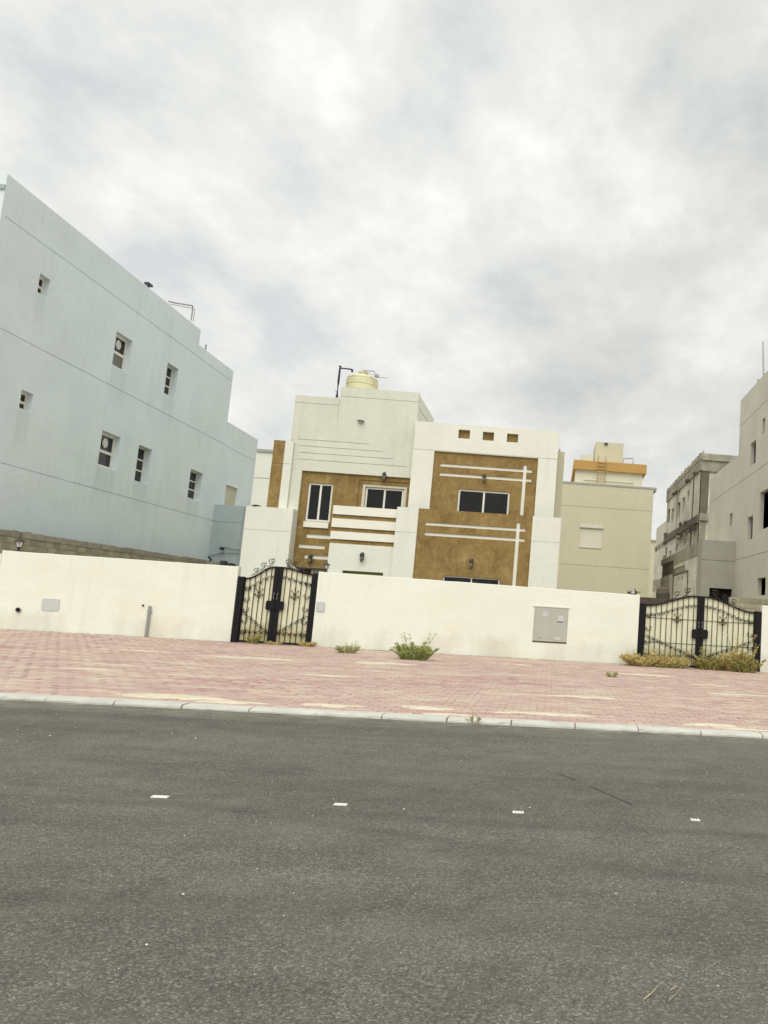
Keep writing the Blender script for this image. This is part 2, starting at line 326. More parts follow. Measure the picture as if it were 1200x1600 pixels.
# ------------------------------------------------------------------ object helpers
def link(o): C.collection.objects.link(o); return o
def tag(o, label=None, cat=None, group=None, kind=None):
    if label: o['label'] = label
    if cat: o['category'] = cat
    if group: o['group'] = group
    if kind: o['kind'] = kind
    return o
def thing(name, label, cat, loc=(0, 0, 0), group=None):
    o = bpy.data.objects.new(name, None); link(o); o.location = loc; o.empty_display_size = 0.2
    return tag(o, label, cat, group)
class MB:
    def __init__(s): s.v = []; s.f = []; s.mi = []; s.tint = None
    def quad(s, a, b, c, d, mi=0):
        n = len(s.v); s.v += [tuple(a), tuple(b), tuple(c), tuple(d)]; s.f.append((n, n+1, n+2, n+3)); s.mi.append(mi)
    def box(s, x0, x1, y0, y1, z0, z1, mi=0, bevel=0.0):
        if bevel <= 0:
            n = len(s.v); s.v += [(x, y, z) for x in (x0, x1) for y in (y0, y1) for z in (z0, z1)]
            F = [(0, 1, 3, 2), (4, 6, 7, 5), (0, 4, 5, 1), (2, 3, 7, 6), (0, 2, 6, 4), (1, 5, 7, 3)]
        else:   # chamfered on the long outline: a smaller rectangle on top
            b = bevel; n = len(s.v)
            s.v += [(x0, y0, z0), (x1, y0, z0), (x1, y1, z0), (x0, y1, z0), (x0, y0, z1-b), (x1, y0, z1-b), (x1, y1, z1-b), (x0, y1, z1-b),
                    (x0+b, y0+b, z1), (x1-b, y0+b, z1), (x1-b, y1-b, z1), (x0+b, y1-b, z1)]
            F = [(0, 3, 2, 1)] + [(i, (i+1) % 4, 4+(i+1) % 4, 4+i) for i in range(4)] + [(4+i, 4+(i+1) % 4, 8+(i+1) % 4, 8+i) for i in range(4)] + [(8, 9, 10, 11)]
        for f in F: s.f.append(tuple(n+i for i in f)); s.mi.append(mi)
        return s
    def tube(s, pts, r, sides=6, mi=0, r2=None, cap=True):
        pts = [Vector(p) for p in pts]; n0 = len(s.v); L = len(pts)
        for i, p in enumerate(pts):
            d = (pts[min(i+1, L-1)]-pts[max(i-1, 0)]).normalized()
            a = d.cross(Vector((0, 0, 1)));
            if a.length < 1e-3: a = d.cross(Vector((0, 1, 0)))
            a.normalize(); b = d.cross(a)
            rr = r if r2 is None else r+(r2-r)*i/max(L-1, 1)
            for k in range(sides):
                t = 2*math.pi*(k+0.5)/sides; s.v.append(tuple(p+a*math.cos(t)*rr+b*math.sin(t)*rr))
        for i in range(L-1):
            for k in range(sides):
                a = n0+i*sides+k; b = n0+i*sides+(k+1) % sides
                s.f.append((a, b, b+sides, a+sides)); s.mi.append(mi)
        if cap:
            s.f.append(tuple(n0+k for k in range(sides))); s.f.append(tuple(n0+(L-1)*sides+k for k in reversed(range(sides)))); s.mi += [mi, mi]
        return s
    def lathe(s, prof, seg=16, c=(0, 0, 0), mi=0):
        n0 = len(s.v)
        for r, z in prof:
            for k in range(seg):
                t = 2*math.pi*k/seg; s.v.append((c[0]+r*math.cos(t), c[1]+r*math.sin(t), c[2]+z))
        for i in range(len(prof)-1):
            for k in range(seg):
                a = n0+i*seg+k; b = n0+i*seg+(k+1) % seg
                s.f.append((a, b, b+seg, a+seg)); s.mi.append(mi)
        s.f.append(tuple(n0+k for k in reversed(range(seg)))); s.f.append(tuple(n0+(len(prof)-1)*seg+k for k in range(seg))); s.mi += [mi, mi]
        return s
    def mesh(s, name, mats, smooth=False, tints=None):
        me = bpy.data.meshes.new(name); me.from_pydata(s.v, [], s.f)
        for m in (mats if isinstance(mats, (list, tuple)) else [mats]): me.materials.append(m)
        me.polygons.foreach_set('material_index', s.mi)
        if smooth: me.polygons.foreach_set('use_smooth', [True]*len(s.f))
        if tints is not None:
            at = me.attributes.new('tint', 'FLOAT', 'FACE'); at.data.foreach_set('value', tints)
        me.update(); return me
    def build(s, name, mats, parent=None, loc=(0, 0, 0), smooth=False, tints=None):
        o = bpy.data.objects.new(name, s.mesh(name, mats, smooth, tints)); link(o); o.location = loc
        if parent: o.parent = parent
        return o
def inst(name, me, parent, loc=(0, 0, 0), rot=(0, 0, 0), scale=(1, 1, 1)):
    o = bpy.data.objects.new(name, me); link(o); o.parent = parent; o.location = loc; o.rotation_euler = rot; o.scale = scale
    return o
def copy_tree(o, parent=None):
    c = o.copy(); link(c)
    if parent: c.parent = parent
    for ch in list(o.children): copy_tree(ch, c)
    return c

# facades: a wall face described by rectangles, each at its own depth; the steps between them are real
class Facade:
    def __init__(s, parent, kind, c, back=0.3):
        s.p = parent; s.kind = kind; s.c = c; s.back = back; s.r = []; s.keys = {}
    def W(s, u, v, d):
        if s.kind == 'y': return (u, s.c-d, v)
        if s.kind == 'x+': return (s.c+d, u, v)
        return (s.c-d, u, v)
    def part(s, key, name, mat): s.keys[key] = (name, mat); return key
    def rect(s, u0, u1, v0, v1, d, key):
        if u0 > u1: u0, u1 = u1, u0
        if v0 > v1: v0, v1 = v1, v0
        s.r.append((round(u0, 4), round(u1, 4), round(v0, 4), round(v1, 4), d, key))
    def px(s, a, b):     # the rectangle whose top-left and bottom-right are seen at a and b
        f = (lambda q: gy(q[0], q[1], s.c)) if s.kind == 'y' else (lambda q: gx(q[0], q[1], s.c))
        A, B = f(a), f(b); return (min(A[0], B[0]), max(A[0], B[0]), min(A[1], B[1]), max(A[1], B[1]))
    def build(s):
        us = sorted({r[0] for r in s.r} | {r[1] for r in s.r}); vs = sorted({r[2] for r in s.r} | {r[3] for r in s.r})
        ui = {u: i for i, u in enumerate(us)}; vi = {v: i for i, v in enumerate(vs)}
        nu, nv = len(us)-1, len(vs)-1
        D = [[None]*nv for _ in range(nu)]; K = [[None]*nv for _ in range(nu)]
        for u0, u1, v0, v1, d, k in s.r:
            for i in range(ui[u0], ui[u1]):
                for j in range(vi[v0], vi[v1]): D[i][j] = d; K[i][j] = k
        mbs = {}
        def mb(k): return mbs.setdefault(k, MB())
        for i in range(nu):
            for j in range(nv):
                if D[i][j] is None: continue
                d, k = D[i][j], K[i][j]
                if not k.startswith('hole'):
                    mb(k).quad(s.W(us[i], vs[j], d), s.W(us[i+1], vs[j], d), s.W(us[i+1], vs[j+1], d), s.W(us[i], vs[j+1], d))
                for di, dj in ((1, 0), (-1, 0), (0, 1), (0, -1)):
                    a, b = i+di, j+dj
                    dn = D[a][b] if (0 <= a < nu and 0 <= b < nv and D[a][b] is not None) else -s.back
                    if dn < d-1e-6:
                        if di: e = us[i+1] if di > 0 else us[i]; P = [(e, vs[j]), (e, vs[j+1])]
                        else: e = vs[j+1] if dj > 0 else vs[j]; P = [(us[i], e), (us[i+1], e)]
                        mb(k).quad(s.W(*P[0], d), s.W(*P[1], d), s.W(*P[1], dn), s.W(*P[0], dn))
        for k, m in mbs.items():
            nm, mat = s.keys[k]; m.build(nm, mat, s.p)

FW = {}
def window(F, rect, d, cols=2, rows=1, fw=0.045, name='window', mat=None, rowsplit=None, glassmats=None):
    """frame set back to depth d in the opening of facade F, with its panes as sub-parts"""
    u0, u1, v0, v1 = rect; mat = mat or M_frame; dd = 0.05
    m = MB()
    def bar(a0, a1, b0, b1, da, db):
        p = F.W(a0, b0, da); q = F.W(a1, b1, db)
        m.box(min(p[0], q[0]), max(p[0], q[0]), min(p[1], q[1]), max(p[1], q[1]), b0, b1)
    g = 0.003
    bar(u0+g, u1-g, v0+g, v0+fw, d, d+dd); bar(u0+g, u1-g, v1-fw, v1-g, d, d+dd)
    bar(u0+g, u0+fw, v0+fw, v1-fw, d, d+dd); bar(u1-fw, u1-g, v0+fw, v1-fw, d, d+dd)
    iu0, iu1, iv0, iv1 = u0+fw, u1-fw, v0+fw, v1-fw
    cs = [iu0+(iu1-iu0)*k/cols for k in range(cols+1)]
    rs = [iv0+(iv1-iv0)*k/rows for k in range(rows+1)]
    if rowsplit: rs = [iv0+(iv1-iv0)*q for q in rowsplit]; rows = len(rs)-1
    for c in cs[1:-1]: bar(c-fw*0.5, c+fw*0.5, iv0, iv1, d+0.002, d+dd-0.004)
    for r in rs[1:-1]: bar(iu0, iu1, r-fw*0.5, r+fw*0.5, d+0.004, d+dd-0.006)
    w = m.build(name, mat, F.p)
    k = 0
    for i in range(cols):
        for j in range(rows):
            q = MB(); off = 0.008 if i % 2 else 0.0
            a = F.W(cs[i], rs[j], d+0.012+off); b = F.W(cs[i+1], rs[j+1], d+0.018+off)
            q.box(min(a[0], b[0]), max(a[0], b[0]), min(a[1], b[1]), max(a[1], b[1]), rs[j], rs[j+1])
            q.build('pane', (glassmats[k] if glassmats else M_glass), w); k += 1
    return w

# ================================================================== SETTING
g = MB(); g.quad((-700, -60, -0.02), (700, -60, -0.02), (700, 1500, -0.02), (-700, 1500, -0.02))
tag(g.build('ground', M_ground), 'pale sandy ground reaching to the horizon', kind='structure')
KY = 11.05
g = MB(); g.quad((-60, -4, 0.0), (60, -4, 0.0), (60, KY, 0.0), (-60, KY, 0.0))
tag(g.build('road', M_asph), 'grey asphalt road in the foreground', kind='structure')
PZ = 0.042
# pavement: sand bed with pavers set on it
g = MB(); g.box(-40, 30, KY+0.30, 27.0, -0.018, PZ-0.007)
pav = tag(g.build('pavement', M_bed), 'wide pink block pavement between kerb and walls', kind='structure')
random.seed(11)
pw, pd, gap = 0.235, 0.205, 0.008
paver_meshes = []
def paver_mesh(tint, k):
    m = MB(); z1 = 0.012
    m.box(-pw/2+gap/2, pw/2-gap/2, -pd/2+gap/2, pd/2-gap/2, -0.02, z1, bevel=0.003)
    return m.mesh('paver', M_paver, tints=[tint]*len(m.f))
for k in range(14): paver_meshes.append(paver_mesh(random.random(), k))
fieldm = MB(); ftint = []
row = 0; y = KY+0.305+pd/2; count = 0; cand = []
while y < 25.95:
    x = -0.80*y-4.6 + (0.5*pw if row % 2 else 0) + (math.sin(row*1.7)*0.02)
    x = math.floor(x/pw)*pw + (0.5*pw if row % 2 else 0)
    xe = 0.30*y+5.0
    while x < xe:
        cand.append((x, y, row)); x += pw
    y += pd; row += 1
# the ones that show largest are the nearest rows inside the picture
near = [q for q in cand if q[2] < 10 and -0.70*q[1] < q[0] < 0.20*q[1]]
near = sorted(near, key=lambda q: (q[2], q[0]))[:300]; nearset = {(q[0], q[2]) for q in near}
for x, y, r in cand:
    dz = random.gauss(0, 0.0022)+0.006*math.sin(x*0.9+1.3*math.sin(y*0.5))*math.sin(y*0.8+0.7*x)-(0.0035 if random.random() < 0.04 else 0); tl = random.gauss(0, 0.008)
    if (x, r) in nearset:
        inst('paver', random.choice(paver_meshes), pav, (x+random.gauss(0, 0.002), y+random.gauss(0, 0.002), PZ-0.008+dz), (tl, random.gauss(0, 0.006), random.gauss(0, 0.008)))
    else:
        a = len(fieldm.f); z = PZ+0.004+dz; t1 = random.gauss(0, 0.0012)
        jx, jy = random.gauss(0, 0.002), random.gauss(0, 0.002)
        x0, x1, y0, y1 = x+jx-pw/2+gap/2, x+jx+pw/2-gap/2, y+jy-pd/2+gap/2, y+jy+pd/2-gap/2
        n = len(fieldm.v)
        fieldm.v += [(x0, y0, z-0.022), (x1, y0, z-0.022), (x1, y1, z-0.022), (x0, y1, z-0.022), (x0, y0, z-t1), (x1, y0, z), (x1, y1, z+t1), (x0, y1, z)]
        for f in ((0, 1, 5, 4), (1, 2, 6, 5), (2, 3, 7, 6), (3, 0, 4, 7), (4, 5, 6, 7)): fieldm.f.append(tuple(n+i for i in f)); fieldm.mi.append(0)
        ftint += [random.random()]*5
fo = fieldm.build('paver_field', M_paver, pav, tints=ftint); fo['kind'] = 'stuff'

# kerb of long concrete stones
g = MB(); g.box(-40, 30, KY+0.012, KY+0.296, -0.019, 0.012)
kerb = tag(g.build('kerb', M_bed), 'pale concrete kerb along the road edge', kind='structure')
kx0 = gz(170, 1100, 0.03)[0]; KL = 0.845
random.seed(5)
for i in range(-12, 24):
    x = kx0+i*KL
    if x > 8.6 or x < -13.5: continue
    m = MB(); L = KL-0.016+random.gauss(0, 0.004); D = 0.275; n = 8; zt = 0.05
    # worn top with a rounded, chipped front arris
    ring = [(0.0, -0.03), (0.0, 0.020), (0.012, 0.040), (0.035, zt), (D-0.01, zt+0.002), (D, zt-0.008), (D, -0.03)]
    base = len(m.v)
    for k in range(n+1):
        t = k/n; px_ = -L/2+L*t
        for (yy, zz) in ring:
            jit = random.gauss(0, 0.0022) if yy < 0.05 else random.gauss(0, 0.0008)
            ch = max(0, random.gauss(-0.012, 0.012)) if yy < 0.04 else 0
            sk = 0.05*(yy/D) if 0 else 0.0
            m.v.append((px_+sk, yy+jit+ch*0.9, zz+jit-ch*0.6))
    R_ = len(ring)
    for k in range(n):
        for j in range(R_-1):
            a = base+k*R_+j; m.f.append((a, a+R_, a+R_+1, a+1)); m.mi.append(0)
    m.f.append(tuple(base+j for j in range(R_))); m.f.append(tuple(base+n*R_+j for j in reversed(range(R_)))); m.mi += [0, 0]
    m.build('kerb_stone', M_kerb, kerb, (x+KL/2, KY+random.gauss(0, 0.006), random.gauss(0, 0.003))).rotation_euler = (0, random.gauss(0, 0.003), random.gauss(0, 0.004))

# drifts of sand lying on kerb and pavement
def drift(cx_, cy_, rx, ry, h, seed, label):
    random.seed(seed); m = MB(); R_, S_ = 7, 40
    ph = [random.uniform(0, 6.28) for _ in range(5)]; am = [0.22, 0.16, 0.12, 0.09, 0.08]
    m.v.append((0, 0, h))
    for i in range(1, R_+1):
        for k in range(S_):
            t = 2*math.pi*k/S_; rr = i/R_*(1+sum(a*math.sin((j+2)*t+p) for j, (a, p) in enumerate(zip(am, ph)))*(i/R_)**2+random.gauss(0, 0.035)*(i/R_))
            z = h*(1-(i/R_)**1.5)+random.gauss(0, 0.0008) if i < R_ else -0.014
            m.v.append((rx*rr*math.cos(t), ry*rr*math.sin(t), z))
    for k in range(S_): m.f.append((0, 1+k, 1+(k+1) % S_)); m.mi.append(0)
    for i in range(R_-1):
        for k in range(S_):
            a = 1+i*S_+k; b = 1+i*S_+(k+1) % S_; m.f.append((a, a+S_, b+S_, b)); m.mi.append(0)
    return tag(m.build('sand_drift', M_sand, None, (cx_, cy_, PZ+0.006), smooth=True), label, kind='stuff')
for (px_, py_, rx, ry, h, lb) in [(270, 1090, 0.75, 0.16, 0.014, 'long drift of pale sand behind the kerb at left'), (360, 1098, 0.42, 0.10, 0.010, 'thin sand drift behind the kerb beside the long drift'),
        (515, 1103, 0.36, 0.11, 0.011, 'short sand drift behind the kerb left of centre'), (665, 1107, 0.32, 0.13, 0.012, 'sand drift behind the kerb below the green weed'),
        (700, 1117, 0.30, 0.05, 0.009, 'narrow sand drift against the kerb back near the small tuft'), (860, 1117, 0.62, 0.12, 0.014, 'wide sand drift behind the kerb right of centre'),
        (1118, 1134, 0.32, 0.12, 0.012, 'sand drift behind the kerb at right'), (600, 1037, 0.75, 0.28, 0.008, 'patch of pale sand in front of the green weed'),
        (525, 1057, 0.62, 0.09, 0.007, 'narrow streak of sand on the pavement below the grey tuft'), (915, 1090, 0.50, 0.12, 0.008, 'streak of sand on the pavement right of centre'),
        (1010, 1055, 0.95, 0.16, 0.008, 'long sand streak in front of the wide gate'), (1110, 1071, 0.45, 0.09, 0.007, 'short sand streak in front of the wide gate'),
        (145, 1046, 0.55, 0.07, 0.007, 'thin sand streak on the pavement at left'), (215, 1017, 0.8, 0.10, 0.007, 'sand streak under the pipe on the left wall'), (380, 1028, 1.2, 0.16, 0.007, 'sand streak in front of the narrow gate'),
        (1170, 1087, 0.9, 0.10, 0.007, 'sand streak at the right edge of the pavement'), (1160, 1140, 0.3, 0.05, 0.008, 'small sand drift behind the kerb at far right'), (810, 1039, 0.5, 0.14, 0.008, 'sand patch in front of the wall below the meter cabinet')]:
    X, Y = gz(px_, py_, PZ); drift(X, Y+(ry*0.25 if py_ > 1080 else 0), rx*1.1, ry*1.45, h*1.25+0.003, int(px_), lb)

# ================================================================== BOUNDARY WALLS
YW = 26.0
def zt(px_, py_): return gy(px_, py_, YW)
def wall_run(name, x0, x1, z0l, z0r, parent=None, th=0.22, mat=M_fence):
    m = MB(); n = max(2, int(abs(x1-x0)/0.35)); random.seed(int(x0*100) & 255)
    for k in range(n+1):
        t = k/n; x = x0+(x1-x0)*t; z = z0l+(z0r-z0l)*t+random.gauss(0, 0.004); r = 0.012
        m.v += [(x, YW, -0.015), (x, YW+random.gauss(0, 0.002), z-r), (x, YW+r, z), (x, YW+th-r, z), (x, YW+th, z-r), (x, YW+th, -0.015)]
    for k in range(n):
        for j in range(5):
            a = k*6+j; m.f.append((a, a+6, a+7, a+1)); m.mi.append(0)
    m.f.append(tuple(range(6))); m.f.append(tuple(n*6+j for j in reversed(range(6)))); m.mi += [0, 0]
    return m.build(name, mat, parent)
xa, za = zt(4, 860); xb, zb = zt(372, 885); xc, zc_ = zt(497, 893); xd, zd = zt(1000, 930)
XL0, XL1, XM0, XM1 = xa, -9.74, -7.30, xd
wl = wall_run('boundary_wall', XL0, XL1, za, zb)
tag(wl, 'long cream boundary wall left of the narrow gate, in front of the pale blue house', 'wall')
wm_ = wall_run('boundary_wall', XM0, XM1, zc_, zd)
tag(wm_, 'cream boundary wall between the two black gates, with the meter cabinet in it', 'wall')
XR1 = zt(1190, 956)[0]
wr = wall_run('boundary_wall', XR1+0.02, XR1+5.5, 2.16, 2.12)
tag(wr, 'cream boundary wall starting at the right post of the wide gate', 'wall')
ww = wall_run('boundary_wall', XL0-9, XL0-0.012, 2.28, 2.30)
tag(ww, 'slightly lower cream boundary wall at the extreme left edge', 'wall')
# crumbled dirt line where wall meets paving
random.seed(3); m = MB()
for k in range(900):
    X = random.choice([random.uniform(XL0-2, XL1), random.uniform(XM0, XM1)]); Y = YW-abs(random.gauss(0, 0.05))-0.01; r = random.uniform(0.006, 0.022)
    z = PZ-0.004; m.box(X-r*1.6, X+r*1.6, Y-r, Y+r*0.8, z-0.01, z+r*0.7)
tag(m.build('rubble', M_conc), 'crumbs of dirt and plaster along the foot of the walls', kind='stuff')

# --- fittings on the walls
def box_thing(name, label, cat, a, b, d, mat, inset=0.0):
    A = zt(*a); B = zt(*b); m = MB(); m.box(A[0], B[0], YW-d, YW+0.02, min(A[1], B[1]), max(A[1], B[1]))
    return tag(m.build(name, mat), label, cat)
# meter cabinet
A = zt(835.5, 947.5); B = zt(885, 1006)
mc = thing('meter_cabinet', 'grey steel two-door meter cabinet set into the cream wall', 'cabinet', ((A[0]+B[0])/2, YW, B[1]))
w_, h_ = B[0]-A[0], A[1]-B[1]
m = MB(); fr = 0.03
m.box(-w_/2, w_/2, -0.006, 0.12, h_-fr, h_); m.box(-w_/2, w_/2, -0.006, 0.12, 0, fr); m.box(-w_/2, -w_/2+fr, -0.004, 0.12, fr, h_-fr); m.box(w_/2-fr, w_/2, -0.004, 0.12, fr, h_-fr)
m.build('frame', M_steel, mc)
m = MB(); m.box(-w_/2-0.05, w_/2+0.05, -0.022, -0.001, h_+0.004, h_+0.05); m.build('mortar_lip', M_strip, mc)
m = MB(); m.box(-w_/2+0.004, w_/2-0.004, -0.007, -0.001, -0.003, 0.05); m.build('sill', M_timber, mc)
for sx in (-1, 1):
    m = MB(); x0, x1 = (-w_/2+fr+0.006, -0.008) if sx < 0 else (0.008, w_/2-fr-0.006)
    m.box(x0, x1, -0.018, -0.008, fr+0.06, h_-fr-0.012); dr = m.build('door', M_steel, mc)
    xm_ = (x0+x1)/2
    if sx > 0:
        m = MB(); m.box(xm_-0.05, xm_+0.14, -0.022, -0.019, h_*0.62, h_*0.78); m.build('inspection_flap', M_patch, dr)
        m = MB(); m.box(xm_-0.05, xm_+0.14, -0.030, -0.019, h_*0.60, h_*0.615); m.build('flap_lip', M_timber, dr)
        m = MB(); m.box(xm_-0.10, xm_+0.08, -0.021, -0.019, 0.11, 0.19); m.build('sticker', M_patch, dr)
    else:
        m = MB(); m.box(xm_-0.02, xm_+0.14, -0.0215, -0.019, h_-0.30, h_-0.14); m.build('sticker', M_patch, dr)
        m = MB(); m.box(xm_-0.08, xm_-0.02, -0.0215, -0.019, 0.13, 0.15); m.build('latch', M_timber, dr)
# small intercom cover, painted-over cover, spout, hook, conduit
def rounded(name, label, cat, a, b, d, mat):
    A = zt(*a); B = zt(*b); w = B[0]-A[0]; h = A[1]-B[1]; r = min(w, h)*0.16; pts = []
    for (cx_, cz_, t0) in ((w/2-r, h/2-r, 0), (-w/2+r, h/2-r, 90), (-w/2+r, -h/2+r, 180), (w/2-r, -h/2+r, 270)):
        for k in range(4): t = math.radians(t0+k*30); pts.append((cx_+r*math.cos(t), cz_+r*math.sin(t)))
    m = MB(); n = len(pts); m.v = [(x, 0.002, z) for x, z in pts]+[(x, -d*0.7, z) for x, z in pts]+[(x*0.96, -d, z*0.96) for x, z in pts]
    for s0 in (0, n):
        for k in range(n): m.f.append((s0+k, s0+(k+1) % n, s0+n+(k+1) % n, s0+n+k)); m.mi.append(0)
    m.f.append(tuple(2*n+k for k in range(n))); m.mi.append(0)
    return tag(m.build(name, mat, None, ((A[0]+B[0])/2, YW-0.001, (A[1]+B[1])/2)), label, cat)
rounded('intercom_cover', 'small grey rounded cover plate beside the right post of the narrow gate', 'cover plate', (495.5, 939.5), (506.8, 956), 0.03, M_patch)
rounded('access_cover', 'pale blue-grey cover plate low on the left wall', 'cover plate', (67, 934.5), (92, 955.5), 0.015, M_patch)
X, Z = zt(29.5, 952.5); m = MB(); m.tube([(0, 0.02, 0), (0, -0.05, -0.01)], 0.075, 14, cap=False); m.tube([(0, -0.05, -0.01), (0, 0.0, 0)], 0.058, 14, cap=False)
sp = tag(m.build('drain_spout', M_conc, None, (X, YW, Z)), 'short round drain spout poking out of the left wall', 'drain')
m = MB(); m.lathe([(0.058, 0), (0.058, 0.004)], 14); o = m.build('opening', M_dark, sp, (0, -0.022, 0)); o.rotation_euler = (math.pi/2, 0, 0)
X, Z = zt(224, 946); m = MB(); m.tube([(0, 0.0, 0), (0, -0.03, 0)], 0.028, 10)
tag(m.build('wall_plug', M_dark, None, (X, YW, Z)), 'tiny dark plug in the wall next to the short grey pipe', 'plug')
X, Z = zt(235.5, 947); X2, Z2 = zt(227.5, 1000)
m = MB(); m.tube([(X, YW-0.05, PZ), (X, YW-0.05, Z)], 0.045, 8); cp = tag(m.build('conduit_pipe', M_galv), 'short grey pipe standing against the left wall', 'pipe')
m = MB(); m.box(X-0.065, X+0.065, YW-0.058, YW-0.002, 0.8, 0.83); m.build('clip', M_galv, cp)

# --- lanterns on the wall tops
def lantern(label, loc, s=1.0, lean=(0, 0), group=None, spike=True):
    t = thing('wall_lantern', label, 'lantern', loc, group)
    m = MB(); m.lathe([(0.085*s, 0), (0.085*s, 0.02*s), (0.03*s, 0.035*s), (0.03*s, 0.08*s), (0.05*s, 0.10*s), (0.075*s, 0.125*s)], 12); m.build('base', M_bronze, t, smooth=False)
    m = MB(); m.lathe([(0.062*s, 0.125*s), (0.10*s, 0.27*s)], 6); m.build('glass', M_lampglass, t)
    m = MB()
    for k in range(6):
        a = 2*math.pi*k/6; m.tube([(0.066*s*math.cos(a), 0.066*s*math.sin(a), 0.12*s), (0.106*s*math.cos(a), 0.106*s*math.sin(a), 0.275*s)], 0.008*s, 4)
    m.build('cage', M_bronze, t)
    m = MB(); m.lathe([(0.135*s, 0.27*s), (0.135*s, 0.285*s), (0.07*s, 0.335*s), (0.03*s, 0.35*s), (0.018*s, 0.40*s), (0.012*s, (0.52 if spike else 0.42)*s), (0.002, (0.53 if spike else 0.43)*s)], 8); m.build('cap', M_bronze, t)
    t.rotation_euler = (lean[0], lean[1], 0); return t
X, Z = zt(25, 861.5); lantern('black lantern with pale glass on top of the left boundary wall', (X, YW+0.11, Z), 1.1)
X, Z = zt(508, 893.5); lantern('small lantern standing beside the narrow gate on the wall top', (X, YW+0.11, Z), 0.80, spike=False)
# lantern knocked over on the right end of the middle wall
X, Z = zt(981, 926.8); t_ = lantern('broken lantern lying on its side on the wall top by the wide gate', (X, YW+0.11, zd+0.06), 0.85, (0.0, math.radians(84)))

# ================================================================== IRON GATES
def spiral(r, turns=1.35, n=16, k=0.62):
    pts = []
    for i in range(n+1):
        t = i/n; a = math.pi*2*turns*t; rr = r*(1-t*k); pts.append((rr*math.cos(a), 0, rr*math.sin(a)))
    return pts
def scroll_mesh(name, r, rad, kind):
    m = MB()
    if kind == 'c':         # a C scroll with curled ends
        pts = []
        for i in range(19):
            a = math.radians(-15-330*i/18*0.62); pts.append((r*math.cos(a)-0.0, 0, r*math.sin(a)))
        for sgn, e in ((1, pts[0]), (-1, pts[-1])):
            pass
        m.tube(pts, rad, 4)
        for (cx_, cz_) in ((r*0.62, -r*0.28),):
            m.tube([(cx_+r*0.30*math.cos(math.radians(a)), 0, cz_+r*0.30*math.sin(math.radians(a))) for a in range(-20, 300, 40)], rad*0.9, 4)
    elif kind == 's':       # flowing wave piece: one arch ending in a curl
        pts = [(-1.0*r, 0, -0.35*r), (-0.72*r, 0, 0.22*r), (-0.25*r, 0, 0.52*r), (0.25*r, 0, 0.50*r), (0.62*r, 0, 0.18*r), (0.60*r, 0, -0.20*r), (0.30*r, 0, -0.36*r), (0.06*r, 0, -0.20*r), (0.10*r, 0, 0.06*r), (0.30*r, 0, 0.10*r)]
        m.tube(pts, rad, 4)
        m.tube([(0.62*r, 0, 0.18*r), (0.85*r, 0, -0.15*r), (1.05*r, 0, -0.32*r)], rad, 4)
    elif kind == 'crest':   # large volute for the top
        pts = [(-1.3*r, 0, -0.55*r), (-0.6*r, 0, -0.45*r), (0.15*r, 0, -0.15*r), (0.72*r, 0, 0.45*r)]
        for i in range(17):
            a = math.radians(25+i*27); rr = r*(0.78-0.62*i/16); pts.append((-0.02*r+rr*math.cos(a), 0, 0.55*r+rr*math.sin(a)))
        m.tube(pts, rad, 5)
        # leaf tips
        for (bx, bz, ex, ez) in ((0.70, 0.40, 1.05, 0.30), (0.60, 1.05, 0.98, 1.20), (0.74, 0.85, 1.12, 0.85), (-0.5, -0.42, -0.62, -0.12)):
            m.tube([(bx*r, 0, bz*r), (ex*r, 0, ez*r)], rad*1.3, 4, r2=rad*0.2)
    elif kind == 'rosette': # floral knot
        for (cx_, cz_, q) in ((0, 0.45, 0.42), (0, -0.45, 0.42), (0, 1.5, 0.24), (0, -1.45, 0.20), (-0.9, 1.1, 0.18), (0.9, 1.1, 0.18), (-0.95, -0.1, 0.24), (0.95, -0.1, 0.24)):
            m.lathe([(0.02*r, -q*r), (q*r*0.85, -q*r*0.45), (q*r*1.2, 0), (q*r*0.85, q*r*0.45), (0.02*r, q*r)], 6, (cx_*r, 0, cz_*r))
        m.tube([(-0.95*r, 0, -0.1*r), (-0.5*r, 0, -0.25*r), (0, 0, 0), (0.5*r, 0, -0.25*r), (0.95*r, 0, -0.1*r)], rad, 4)
        m.tube([(-0.9*r, 0, 1.1*r), (-0.4*r, 0, 0.75*r), (0, 0, 0.6*r), (0.4*r, 0, 0.75*r), (0.9*r, 0, 1.1*r)], rad, 4)
    return m.mesh(name, {'crest': M_rust, 'rosette': M_gold}.get(kind, M_iron))
ME_side = scroll_mesh('side_scroll', 0.090, 0.011, 'c')
ME_s = scroll_mesh('chain_scroll', 0.088, 0.0105, 's')
ME_ros = scroll_mesh('rosette', 0.115, 0.008, 'rosette')
ME_crest = scroll_mesh('crest_scroll', 0.115, 0.012, 'crest')
